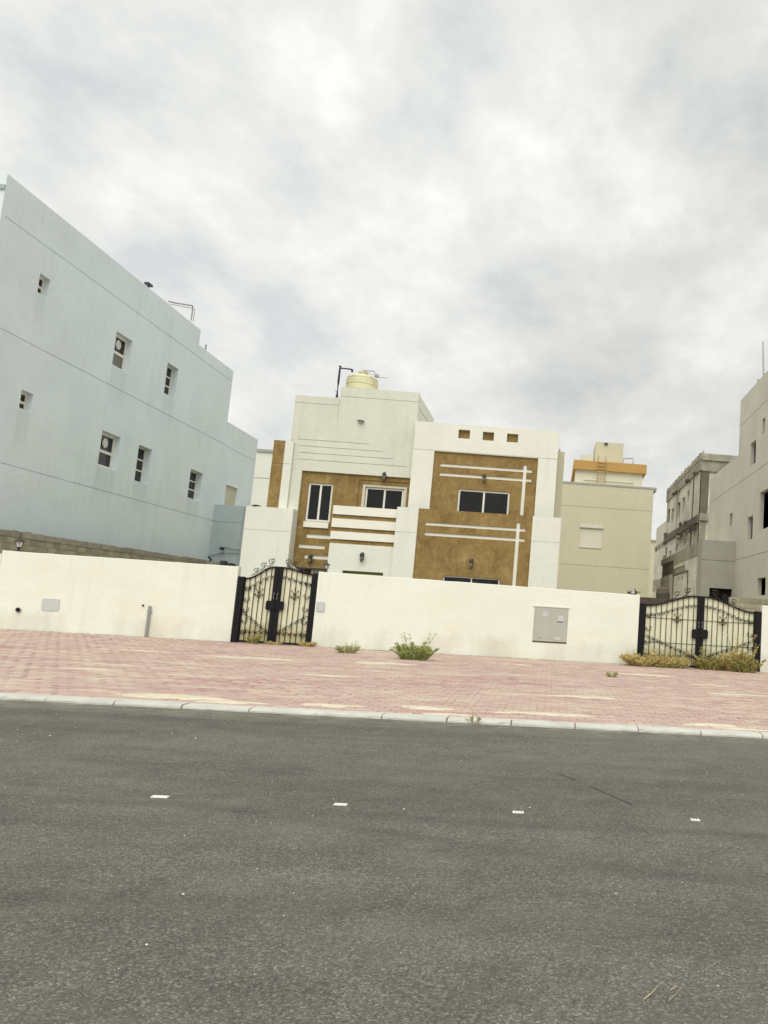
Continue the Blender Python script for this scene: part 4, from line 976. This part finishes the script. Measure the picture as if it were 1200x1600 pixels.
# concrete block wall between the plots
XW = -17.6; ZB = 2.92
bw = thing('block_wall', 'bare concrete block wall rising behind the left boundary wall', 'wall')
m = MB(); m.box(XW-0.17, XW-0.012, 26.6, 46.6, 0, ZB); m.build('core', M_mortar, bw)
blocks = []
for k in range(5):
    m = MB(); j = [random.uniform(-0.006, 0.006) for _ in range(8)]
    m.box(-0.185, 0.0, -0.197+j[0], 0.197+j[1], -0.095+j[2]*0.5, 0.095+j[3]*0.5); blocks.append(m.mesh('block', M_block))
random.seed(21)
for r_ in range(7):
    for k in range(49):
        y = 26.8+k*0.405+(0.2 if r_ % 2 else 0)
        inst('block', random.choice(blocks), bw, (XW+random.gauss(0, 0.006), y, ZB-0.105-r_*0.202), (0, 0, random.gauss(0, 0.01)))
m = MB(); N = 60
for k in range(N):
    y0 = 26.6+k*20/N; y1 = y0+20/N; h = 0.20+random.gauss(0, 0.018); m.box(XW-0.17, XW+0.016+random.gauss(0, 0.004), y0, y1-0.002, ZB+0.002, ZB+h)
m.build('coping', M_conc, bw)
m = MB()
for (a, b, s) in ((938, 830, 0.06),):
    p = z2(a, b); q = (XW-0.08,)+gx(*p, XW-0.08)
    m.tube([(q[0], q[1], 3.10), (q[0], q[1]+0.2, 3.10+s*1.6), (q[0], q[1]-0.2, 3.12+s*3.4)], 0.05, 6)
tag(m.build('cable_coil', M_blackpipe), 'dark bent cable end standing on the far end of the block wall', 'cable')
m = MB(); a = gy(346, 877, 27.5); b = gy(366, 880, 27.5)
m.box(a[0], a[0]+0.16, 27.4, 27.6, a[1]-0.35, a[1]+0.02); m.box(a[0]+0.2, b[0]-0.05, 27.42, 27.58, a[1]-0.35, a[1]-0.04); m.box(b[0]-0.12, b[0]+0.02, 27.4, 27.6, a[1]-0.35, b[1]-0.02)
tag(m.build('clutter', M_blackpipe), 'low dark clutter just showing over the wall left of the narrow gate', 'clutter')

# ================================================================== BEIGE HOUSE
bg_ = thing('house', 'plain beige house with an orange roof cornice and ladder, right of the main house', 'house')
YG = 50.0; z9 = zy((850, 660), .1875); F = Facade(bg_, 'y', YG, 0.3); F.part('wall', 'wall', M_beige)
ug0, ug1, zg = -1.2, 5.90, 9.66
F.rect(ug0, ug1, 0, zg, 0, 'wall')
for a in ((500, 715), (500, 1204)): hjoint(F, 'wall', ug0, ug1, gy(*z9(*a), YG)[1], -0.02, 0.045)
r = F.px(z9(303, 845), z9(480, 1050)); kk = F.part('sh', 'roller_shutter', M_cream); F.rect(r[0], r[1], r[2], r[3], -0.05, kk)
F.build()
m = MB(); m.box(r[0]-0.02, r[1]+0.04, YG-0.05, YG-0.002, r[3]-0.22, r[3]); m.build('shutter_box', M_cream, bg_)
m = MB(); m.box(r[0], r[1], YG-0.03, YG-0.002, r[2]-0.04, r[2]-0.003); m.build('shutter_sill', M_joint, bg_)
m = MB(); m.box(ug0, ug1, YG+0.3, 66, 0, zg-0.003); m.build('body', M_beige, bg_)
m = MB(); m.box(ug0, ug1+0.05, YG-0.03, YG-0.001, zg-0.09, zg+0.03); m.build('coping', M_greydk, bg_)
m = MB(); m.box(ug1+0.002, ug1+0.20, YG+0.1, 56, zg-0.16, zg+0.03); m.build('eaves', M_greydk, bg_)
YH = 52.5; A = gy(*z9(250, 310), YH); B = gy(*z9(853, 440), YH); zc0 = gy(*z9(250, 385), YH)[1]
m = MB(); m.box(A[0], B[0], YH, 62, zc0, A[1]); m.build('orange_cornice', M_orange, bg_)
A2 = gy(*z9(258, 400), YH); B2 = gy(*z9(825, 450), YH); m = MB(); m.box(A2[0]+0.05, B2[0], YH+0.25, 61, zg-0.5, zc0-0.003); m.build('roof_room', M_cream, bg_)
q0 = gy(*z9(330, 470), YH+0.25); q1 = gy(*z9(745, 495), YH+0.25); m = MB(); m.box(q0[0], q1[0], YH+0.18, YH+0.248, q0[1]-0.07, q0[1]); m.build('ledge', M_cream, bg_)
q0 = gy(*z9(432, 160), 55); q1 = gy(*z9(655, 335), 55); m = MB(); m.box(q0[0], q1[0], 55, 58, A[1]-0.5, q0[1]); m.build('stair_box', M_beige, bg_)
q0 = gy(*z9(315, 270), 54.5); q1 = gy(*z9(405, 312), 54.5); m = MB(); m.box(q0[0], q1[0], 54.5, 56, A[1]-0.5, q0[1]); m.build('roof_tank_box', M_cream, bg_)
m = MB(); q = gy(*z9(518, 178), 54.9); m.box(q[0]-0.12, q[0]+0.12, 54.9, 54.99, q[1]-0.06, q[1]+0.06); m.build('roof_lamp', M_bronze, bg_)
# ladder against the cornice
YL = YH-0.12; a = gy(*z9(455, 265), YL); b = gy(*z9(518, 270), YL); bot = gy(*z9(450, 505), YL)[1]
ld = thing('ladder', 'tan steel ladder leaning up over the orange cornice of the beige house', 'ladder', (0, 0, 0))
for x in (a[0], b[0]):
    m = MB(); m.tube([(x, YL, bot-0.3), (x, YL, a[1]-0.15), (x, YL+0.15, a[1])], 0.04, 6); m.build('rail', M_orangepipe, ld)
zr0 = gy(*z9(485, 475), YL)[1]; 
for k in range(5):
    z = gy(*z9(485, 332+k*27 if k < 4 else 470), YL)[1]; m = MB(); m.tube([(a[0], YL, z), (b[0], YL, z)], 0.035, 6); m.build('rung', M_orangepipe, ld)
m = MB(); m.tube(pl([z9(660, 335), z9(660, 302), z9(742, 300), z9(742, 345)], 54), 0.04, 5)
tag(m.build('roof_railing', M_galv), 'small pipe railing at the right end of the beige house roof', 'railing')

# ================================================================== GREY UNFINISHED-LOOKING HOUSE (right edge)
gr = thing('house', 'plain cement-grey house at the right edge with empty window openings', 'house')
XR = 9.0; zz7 = zy((980, 520), .275); F = Facade(gr, 'x-', XR, 0.2); F.part('wall', 'wall', M_grey)
Yg0, Yg1, Yg2 = 28.6, 40.2, 47.6; ztA = 12.93; ztB = 10.08
F.rect(Yg0, Yg1, 0, ztA, 0, 'wall'); F.rect(Yg1, Yg2, 0, ztB, 0, 'wall')
zj_ = (gx(*zz7(650, 525), XR)[1]+gx(*zz7(800, 380), XR)[1])/2
hjoint(F, 'wall', Yg0, Yg1, zj_, -0.02, 0.04); hjoint(F, 'wall', Yg0, Yg2, 8.57, -0.02, 0.04); hjoint(F, 'wall', Yg0, 40.0, 4.66, -0.02, 0.04)
ops = [((1191.2, 655.5), (1195, 676)), ((1173, 693.8), (1180.2, 723)), ((1140, 803.5), (1143.6, 822)), ((1168.4, 808.8), (1175.2, 841.8)), ((1183.5, 903.6), (1195.5, 929.8))]
for i, (a, b) in enumerate(ops):
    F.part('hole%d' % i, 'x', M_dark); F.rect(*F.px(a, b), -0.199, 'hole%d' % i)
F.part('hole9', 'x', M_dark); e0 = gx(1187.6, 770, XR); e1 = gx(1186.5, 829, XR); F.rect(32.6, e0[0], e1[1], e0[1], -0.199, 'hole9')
F.build()
m = MB()   # hollow carcass behind the face
x0, x1 = XR+0.2, 19.0
for (a, b, h) in ((Yg0, Yg1, ztA-0.4), (Yg1, Yg2, ztB-0.4)):
    m.quad((x1, a, 0), (x1, b, 0), (x1, b, h), (x1, a, h)); m.quad((x0, a, h), (x1, a, h), (x1, b, h), (x0, b, h))
m.quad((XR+.2, Yg0, 0), (x1, Yg0, 0), (x1, Yg0, ztA), (XR+.2, Yg0, ztA)); m.quad((XR+.2, Yg2, 0), (x1, Yg2, 0), (x1, Yg2, ztB), (XR+.2, Yg2, ztB)); m.quad((XR+.2, Yg1, ztB-0.4), (x1, Yg1, ztB-0.4), (x1, Yg1, ztA), (XR+.2, Yg1, ztA))
for z in (4.4, 8.3): m.quad((x0, Yg0, z), (x1, Yg0, z), (x1, Yg2, z), (x0, Yg2, z))
m.build('carcass', M_greydk, gr)
m = MB()
for z in ((0, 4.4), (4.4, 8.3), (8.3, 12.3)): m.quad((XR+3.0, Yg0, z[0]), (XR+3.0, Yg2, z[0]), (XR+3.0, Yg2, min(z[1], ztB-0.4) if z[0] > 8 else z[1]), (XR+3.0, Yg0, min(z[1], ztB-0.4) if z[0] > 8 else z[1]))
m.build('inner_wall', M_concdk, gr)  # dark concrete colour stands in for the room's shade behind the openings
# annex facing the street
YA = 40.0; xa0, za0 = gy(1098, 843, YA)
F = Facade(gr, 'y', YA, 0.25); F.part('wall', 'annex_wall', M_greydk); F.part('hole', 'x', M_dark)
F.rect(xa0, XR-0.004, 0, za0, 0, 'wall'); hjoint(F, 'wall', xa0, XR-0.004, 4.60, -0.02, 0.04)
r = F.px(zz7(468, 1448), zz7(594, 1508)); F.rect(r[0], r[1], 0.9, r[3], -0.24, 'hole'); F.build()
m = MB(); m.box(xa0, XR-0.004, YA+0.25, 41.2, 0, za0-0.003); m.build('annex_body', M_greydk, gr)
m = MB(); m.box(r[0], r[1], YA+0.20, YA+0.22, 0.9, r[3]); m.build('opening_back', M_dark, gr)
m = MB(); m.tube(xl([(1193, 585), (1192, 534)], XR+0.4), 0.045, 6, r2=0.03)
tag(m.build('roof_pole', M_galv), 'tall thin pole on the roof of the grey house at the right edge', 'pole')
m = MB(); m.tube(xl([zz7(745, 290), zz7(745, 265)], XR+0.2), 0.06, 6)
tag(m.build('roof_vent', M_galv), 'short vent stub on the parapet of the grey house', 'pipe')

# ================================================================== UNFINISHED CONCRETE BUILDING
un = thing('unfinished_building', 'unfinished concrete building with stained beams, between the beige and the grey house', 'building')
zu = zy((1020, 690), .15625)
XU = 10.0; YU = 56.4; F = Facade(un, 'x-', XU, 0.3); F.part('wall', 'infill_wall', M_concl); F.part('beam', 'beam', M_conc); F.part('dk', 'stained_beam', M_concdk)
YU1 = gx(*zu(150, 490), XU)[0]; zuT = 13.42
F.rect(YU, YU1, 0, zuT, 0, 'wall')
def zat(p): return gx(*zu(*p), XU)[1]
zb1 = zat((470, 300)); F.rect(YU, YU1, zb1, zuT, 0.10, 'beam')                      # roof beam and parapet
F.rect(YU, YU1, zuT-0.45, zuT-0.38, 0.06, 'dk')
zb2a, zb2b = zat((460, 735)), zat((460, 800)); F.rect(YU, YU1, zb2b-0.1, zb2a, 0.16, 'dk')
zv0_ = 6.2
for i, (a, b) in enumerate((((145, 690), (168, 800)), ((190, 675), (205, 795)), ((250, 618), (270, 748)), ((297, 568), (315, 688)), ((350, 502), (362, 585)),
                            ((235, 950), (248, 1090)), ((307, 968), (320, 1045)), ((165, 1095), (182, 1140)), ((125, 1065), (138, 1150)))):
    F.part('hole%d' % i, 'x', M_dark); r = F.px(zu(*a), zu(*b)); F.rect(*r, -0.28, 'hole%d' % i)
for i, (a, d) in enumerate(((405, 0.05), (250, 0.04), (160, 0.04))):
    y = gx(*zu(a, 560), XU)[0]; F.rect(y-0.12, y+0.12, zb2a, zb1, d, 'dk' if i == 0 else 'beam')
y = gx(*zu(385, 900), XU)[0]; F.rect(y-0.15, y+0.15, 0, zb2b-0.1, 0.05, 'dk')
F.build()
m = MB(); m.box(XU+1.6, 19, YU+0.35, YU1, 0, zuT-0.6); m.box(XU+0.29, XU+1.6, YU+0.35, YU1, zuT-0.9, zuT-0.6); m.box(XU+0.29, XU+1.6, YU1-0.3, YU1, 0, zuT-0.9); m.build('body', M_concdk, un)
random.seed(14)
for k in range(16):      # formwork boards and ragged blockwork still standing on the slab edges
    y = random.uniform(YU+0.3, YU1-0.5); z = random.choice([zb2a, zb2b-0.25, zb1-0.1, zb2b-0.5]); L = random.uniform(0.3, 1.3); hh = random.uniform(0.1, 0.45)
    m = MB(); m.box(XU-0.22-random.uniform(0, 0.12), XU-0.11, y, y+L, z, z+hh); m.build('formwork_board', random.choice([M_conc, M_concdk, M_timber]), un)
for k in range(7):
    y = random.uniform(YU+0.5, YU1-0.6); z = random.uniform(zv0_, zb2b-0.6); m = MB(); m.box(XU-0.05, XU+0.02, y, y+random.uniform(0.4, 1.6), z, z+random.uniform(0.4, 1.1)); m.build('block_patch', random.choice([M_conc, M_concl]), un)
# street end: column, beams, infill
F = Facade(un, 'y', YU, 0.3); F.part('wall', 'infill_wall', M_concl); F.part('beam', 'beam', M_conc); F.part('col', 'column', M_concdk)
F.rect(XU+0.002, 19, 0, zuT, -0.05, 'wall')
za_ = gy(*zu(520, 190), YU)[1]; zbm = gy(*zu(560, 300), YU)[1]
F.rect(XU, 19, zbm, zuT, 0.1, 'beam'); F.rect(XU, 19, za_, zuT, 0.22, 'beam')
c0 = gy(*zu(485, 500), YU)[0]; c1 = gy(*zu(555, 500), YU)[0]; zc2 = gy(*zu(520, 720), YU)[1]; zc3 = gy(*zu(520, 792), YU)[1]
F.rect(XU, c1, zc2, zbm, 0.05, 'col'); F.rect(XU, c1+0.1, zc3, zc2, 0.15, 'beam'); F.rect(XU, c1-0.1, 0, zc3, 0.02, 'beam')
F.build()
random.seed(9); m = MB()      # starter bars and rough edge on the roof
for k in range(26):
    y = random.uniform(YU, YU1); m.tube([(XU+0.1, y, zuT-0.1), (XU+0.1+random.gauss(0, .05), y, zuT+random.uniform(0.1, 0.55))], 0.022, 4)
for k in range(40):
    y = random.uniform(YU, YU1); s = random.uniform(0.05, 0.16); m.box(XU-0.05, XU+0.2, y-s*2, y+s*2, zuT, zuT+s)
m.build('starter_bars', M_conc, un)
# ground-floor wing reaching toward the street
XV = xa0+0.03; Yv0 = 41.3; Yv1 = gx(*zu(88, 1185), XV)[0]; zv_ = (gx(*zu(500, 985), XV)[1]+gx(*zu(90, 1185), XV)[1])/2
F = Facade(un, 'x-', XV, 0.3); F.part('wall', 'wing_wall', M_concl); F.part('blk', 'block_band', M_conc); F.part('dk', 'dark_bay', M_concdk)
F.rect(Yv0, Yv1, 0, zv_, 0, 'wall'); zq = gx(*zu(495, 1120), XV)[1]; F.rect(Yv0, Yv1, zq, zv_, 0.03, 'blk')
ya = gx(*zu(330, 1100), XV)[0]; yb = gx(*zu(215, 1100), XV)[0]
F.rect(ya, yb, gx(*zu(330, 1290), XV)[1], zq-0.25, -0.04, 'blk'); F.rect(yb, Yv1, gx(*zu(150, 1340), XV)[1], zq+0.3, -0.08, 'dk')
for a in (350, 205): y = gx(*zu(a, 1400), XV)[0]; F.rect(y-0.08, y+0.10, 0, gx(*zu(a, 1290), XV)[1], 0.04, 'dk')
y0_ = gx(*zu(350, 1290), XV); F.rect(y0_[0], yb, y0_[1]-0.06, y0_[1]+0.03, 0.05, 'dk')
for i, (a, b) in enumerate((((250, 1355), (262, 1390)), ((288, 1345), (300, 1378)))): F.part('v%d' % i, 'vent_block', M_block); F.rect(*F.px(zu(*a), zu(*b)), -0.03, 'v%d' % i)
F.build()
m = MB(); m.box(XV+0.3, 9.9, Yv0, Yv1, 0, zv_-0.01); m.build('wing_body', M_concl, un)
# pale building beyond
XD = 11.2; db = thing('building', 'pale building end with a grey band, far behind between the beige and unfinished houses', 'building')
yA = gx(*zu(128, 800), XD)[0]; yB = gx(*zu(38, 870), XD)[0]; ztD = (gx(*zu(130, 790), XD)[1]+gx(*zu(40, 870), XD)[1])/2
F = Facade(db, 'x-', XD, 0.3); F.part('wall', 'wall', M_grey); F.part('low', 'lower_wall', M_concl); F.part('band', 'band', M_conc); F.part('hole', 'x', M_dark)
F.rect(yA-3, yB, 0, ztD, 0, 'wall'); zq = gx(*zu(85, 1020), XD)[1]; F.rect(yA-3, yB, 0, zq, 0.05, 'low'); F.rect(yA-3, yB, zq-0.5, zq, 0.1, 'band')
zq2 = gx(*zu(50, 1380), XD)[1]; F.rect(yA-3, yB, zq2-1.2, zq2, 0.08, 'band'); F.rect(*F.px(zu(36, 1065), zu(48, 1100)), -0.2, 'hole')
F.build()
m = MB(); m.box(XD+0.3, 20, yA-3, yB, 0, ztD-0.01); m.build('body', M_concl, db)
m = MB(); m.box(XD, 20, yA-3, yA-2.8, 0, ztD-0.01); m.build('end_wall', M_concl, db)
dc = thing('building', 'small grey-beige building edge seen past the right corner of the beige house', 'building')
q0 = gy(*zu(-60, 1000), 100); q1 = gy(*zu(22, 1000), 100); m = MB(); m.box(q0[0]-3, q1[0]+0.6, 100, 112, 0, q0[1]); m.build('wall', M_beige, dc)
m = MB(); m.box(q0[0]-3.05, q1[0]+0.65, 99.9, 112.1, q0[1]+0.003, q0[1]+0.25); m.build('coping', M_conc, dc)

# low block wall and leftovers behind the wide gate
YK = 31.0; a = gy(1140, 932, YK); 
lw = thing('block_wall', 'low grey block wall behind the right side of the wide gate', 'wall')
m = MB(); m.box(a[0], 13, YK+0.012, YK+0.18, 0, a[1]-0.02); m.build('core', M_mortar, lw)
for r_ in range(5):
    for k in range(13):
        x = a[0]+0.2+k*0.405+(0.2 if r_ % 2 else 0); o = inst('block', random.choice(blocks), lw, (x, YK+random.gauss(0, 0.004), a[1]-0.115-r_*0.202), (0, 0, -math.pi/2+random.gauss(0, 0.01)))
a = gy(998, 937, 27.5); b = gy(1046, 943, 27.5)
sh = thing('lean_to_roof', 'low weathered timber roof edge showing above the left half of the wide gate', 'shed roof')
for k in range(3):
    m = MB(); z = b[1]+0.16-k*0.075; m.box(a[0]-0.2, b[0]+0.15-k*0.1, 27.5-k*0.02, 27.53-k*0.02+0.3, z-0.068, z); m.build('plank', M_timber, sh)
m = MB(); m.box(a[0]-0.2, b[0]-0.1, 27.9, 29.5, 1.2, b[1]+0.05); m.build('support', M_timber, sh)
X, Z = gy(1036, 925, 28.2); m = MB(); m.lathe([(0.02, -0.35), (0.22, -0.30), (0.25, -0.05), (0.20, 0.10), (0.10, 0.16), (0.02, 0.17)], 14, (X, 28.2, Z))
tag(m.build('gas_bottle', M_timber), 'rounded brown drum showing over the left half of the wide gate', 'drum')

# ================================================================== PLANTS
def plant(name, label, cat, x, y, rx, ry, h, n, mat, seed, blade=0.05, wdt=0.006, spread=0.8, stems=20, tall=0, z=PZ, leafy=True, group=None, front=None):
    random.seed(seed); T = thing(name, label, cat, (x, y, z), group); m = MB(); tints = []; s = MB()
    for i in range(stems+tall):
        a = random.uniform(0, 2*math.pi); rr = math.sqrt(random.random()); bx, by = rx*0.55*rr*math.cos(a), ry*0.55*rr*math.sin(a)
        if front is not None: by = min(by, front)
        hh = h*random.uniform(0.5, 1.0)*(1-0.4*rr); 
        if i >= stems: hh = h*random.uniform(1.1, 1.45)
        tx, ty = bx+math.cos(a)*rx*spread*random.uniform(0.1, 0.75), by+math.sin(a)*ry*spread*random.uniform(0.1, 0.75)
        if front is not None: ty = min(ty, front)
        mid = ((bx+tx)/2+random.gauss(0, .01), (by+ty)/2, hh*0.62); pts = [Vector((bx, by, -0.01)), Vector(mid), Vector((tx, ty, hh))]
        s.tube(pts, 0.0045, 3, r2=0.0015, cap=False)
        nl = n//stems if i < stems else max(6, n//stems//4)
        for k in range(nl):
            t = random.random()**(0.8); p = pts[0].lerp(pts[1], t*2) if t < 0.5 else pts[1].lerp(pts[2], t*2-1)
            az = random.uniform(0, 2*math.pi); el = random.uniform(0.1, 1.3); L = blade*random.uniform(0.5, 1.3)
            d = Vector((math.cos(az)*math.cos(el), math.sin(az)*math.cos(el), math.sin(el)))
            sd_ = d.cross(Vector((random.gauss(0, 1), random.gauss(0, 1), random.gauss(0, 1)))).normalized()*wdt*random.uniform(0.6, 1.5)
            n0 = len(m.v); e = p+d*L; q = p+d*L*0.5-Vector((0, 0, L*0.04))
            if front is not None and e.y > front: e.y = front
            m.v += [tuple(p), tuple(q+sd_), tuple(e), tuple(q-sd_)]; m.f.append((n0, n0+1, n0+2, n0+3)); m.mi.append(0)
            tints.append(min(1, max(0, random.gauss(0.5, 0.26))))
    s.build('stems', M_twig, T); m.build('leaves' if leafy else 'blades', mat, T, tints=tints); return T
def at(px_, py_): return gz(px_, py_, PZ)
X, Y = at(645, 1031); plant('weed', 'bright green bushy weed at the foot of the middle wall', 'weed', X, min(Y, 25.6), 0.60, 0.36, 0.50, 6500, M_leafg, 31, 0.085, 0.008, 1.0, 70, 7)
X, Y = at(543, 1021); plant('weed', 'dry greyish-green tuft at the wall foot right of the narrow gate', 'weed', X, min(Y, 25.7), 0.38, 0.22, 0.27, 1900, M_leafp, 32, 0.075, 0.007, 0.9, 36, 5)
X, Y = at(461, 1013); plant('weed', 'low yellow-brown grass under the right leaf of the narrow gate', 'weed', X, 25.8, 0.36, 0.14, 0.16, 1300, M_leafd, 33, 0.07, 0.006, 0.9, 26, 0)
X, Y = at(372, 1008); plant('weed', 'scrubby olive weed against the left post of the narrow gate', 'weed', X, 25.78, 0.30, 0.16, 0.36, 1300, M_leafo, 34, 0.06, 0.008, 0.8, 26, 3)
X, Y = at(405, 1010); plant('weed', 'thin line of dry grass under the left leaf of the narrow gate', 'weed', X, 25.85, 0.30, 0.10, 0.09, 500, M_leafd, 35, 0.06, 0.006, 0.9, 14, 0)
X, Y = at(957, 1058); plant('weed', 'small grey-green tuft alone on the pavement left of the wide gate', 'weed', X, Y, 0.20, 0.13, 0.13, 700, M_leafp, 36, 0.05, 0.006, 0.9, 16, 0)
X, Y = at(740, 1127); plant('weed', 'tiny sprig growing out of a kerb joint', 'weed', X, Y, 0.13, 0.06, 0.09, 130, M_leafo, 37, 0.035, 0.004, 0.9, 9, 2, z=0.03)
X, Y = at(1012, 1047); plant('dry_grass', 'golden dry grass clump at the left foot of the wide gate', 'grass', X, 25.5, 0.72, 0.42, 0.44, 6200, M_leafd, 38, 0.11, 0.007, 0.9, 70, 6, leafy=False)
X, Y = at(1060, 1050); plant('dry_grass', 'yellow-green grass clump before the middle post of the wide gate', 'grass', X, 25.5, 0.66, 0.40, 0.40, 5600, M_leafd, 39, 0.10, 0.007, 0.9, 60, 5, leafy=False)
plant('weed', 'dark olive ground weed beneath the left leaf of the wide gate', 'weed', X+0.1, 25.3, 0.55, 0.22, 0.14, 1700, M_leafo, 40, 0.05, 0.010, 0.9, 30, 0)
X, Y = at(1125, 1052); plant('weed', 'olive weed clump in front of the right leaf of the wide gate', 'weed', X, 25.45, 0.72, 0.42, 0.48, 6800, M_leafo, 41, 0.07, 0.010, 0.9, 66, 8)
X, Y = at(1172, 1056); plant('weed', 'tall dry yellow-brown shrub weed by the right post of the wide gate', 'weed', X-0.05, 25.35, 0.66, 0.42, 0.82, 8000, M_leafd, 42, 0.065, 0.011, 0.85, 70, 8)
X, Y = at(1197, 1062); plant('weed', 'darker green-brown weed at the right edge of the picture', 'weed', X+0.05, 25.1, 0.6, 0.40, 0.66, 5600, M_leafo, 43, 0.06, 0.011, 0.85, 50, 5)
# ramp of rubble beside the wide gate
X, Y = at(985, 1043); m = MB(); m.v = [(-0.55, 0.55, -0.02), (0.35, 0.5, -0.02), (0.15, -0.25, -0.02), (-0.45, -0.1, -0.02), (0.55, 0.62, 0.30), (-0.1, 0.6, 0.05)]
# ================================================================== LITTLE THINGS ON THE ROAD
for i, (px_, py_, w, d, lb) in enumerate(((250, 1246, 0.115, 0.048, 'leftmost white road marker on the asphalt'), (532, 1258, 0.095, 0.045, 'second white road marker from the left on the asphalt'),
                                          (809.5, 1270, 0.085, 0.043, 'third white road marker from the left, its face scuffed'), (1086.5, 1282, 0.072, 0.042, 'rightmost white road marker on the asphalt'))):
    X, Y = gz(px_, py_); m = MB(); n = 10
    m.box(-w/2, w/2, -d/2, d/2, 0.0, 0.010, bevel=0.004)
    o = tag(m.build('road_marker', M_marker, None, (X, Y, 0.0005)), lb, 'road marker', 'small white markers in a line on the road'); o.rotation_euler = (0, 0, math.radians([2, -2, 1, -1][i]))
    if i == 2 or i == 3:
        for k in range(3): q = MB(); x = -w/2+0.02+k*0.022; q.box(x, x+0.006, -d/2+0.008, d/2-0.008, 0.0102, 0.0114); q.build('scuff', M_timber, o)
def twig(label, pts, r):
    m = MB(); P_ = [gz(*p) for p in pts]; m.tube([(x, y, 0.004+0.004*math.sin(k)) for k, (x, y) in enumerate(P_)], r, 5, r2=r*0.5)
    tag(m.build('twig', M_twig), label, 'twig')
zf = zy((600, 1150), .5)
twig('thin pale twig on the asphalt at lower right', [zf(812, 826), zf(838, 808), zf(857, 785)], 0.0035)
twig('short pale stalk beside the long twig on the asphalt', [zf(895, 798), zf(905, 793), zf(916, 788)], 0.003)
twig('faint forked stalk lying right of the long twig', [zf(888, 832), zf(912, 812), zf(930, 790)], 0.0018)
X0, Y0 = gz(867, 1207); random.seed(77)
m = MB()
for k in range(150):
    d = random.uniform(2.6, 10.8); X = random.uniform(-0.8, 0.24)*d; r = random.uniform(0.0012, 0.0038)*(1+0.05*d)
    if random.random() < 0.07: r *= 1.7
    m.lathe([(r*0.4, 0), (r, r*0.3), (r*0.7, r*0.8), (r*0.1, r)], 5, (X, d, 0.0))
tag(m.build('pebbles', M_marker), 'scattered tiny white pebbles on the asphalt', kind='stuff')
# curved tyre scuff: a thin smear of rubber
m = MB(); P_ = [gz(*zf(*q)) for q in ((535, 116), (565, 125), (600, 138), (645, 158), (690, 178), (730, 196), (775, 214))]
for k in range(len(P_)-1):
    if k == 2: continue
    (ax, ay), (bx, by) = P_[k], P_[k+1]; m.quad((ax, ay-0.012, 0.002), (bx, by-0.014, 0.002), (bx, by+0.014, 0.002), (ax, ay+0.012, 0.002))
tag(m.build('tyre_mark', plain('tyre_rubber', (0.045, 0.045, 0.04), 0.8, 0.2, var=0.4, vs=30)), 'thin curved dark tyre scuff on the asphalt', kind='structure')
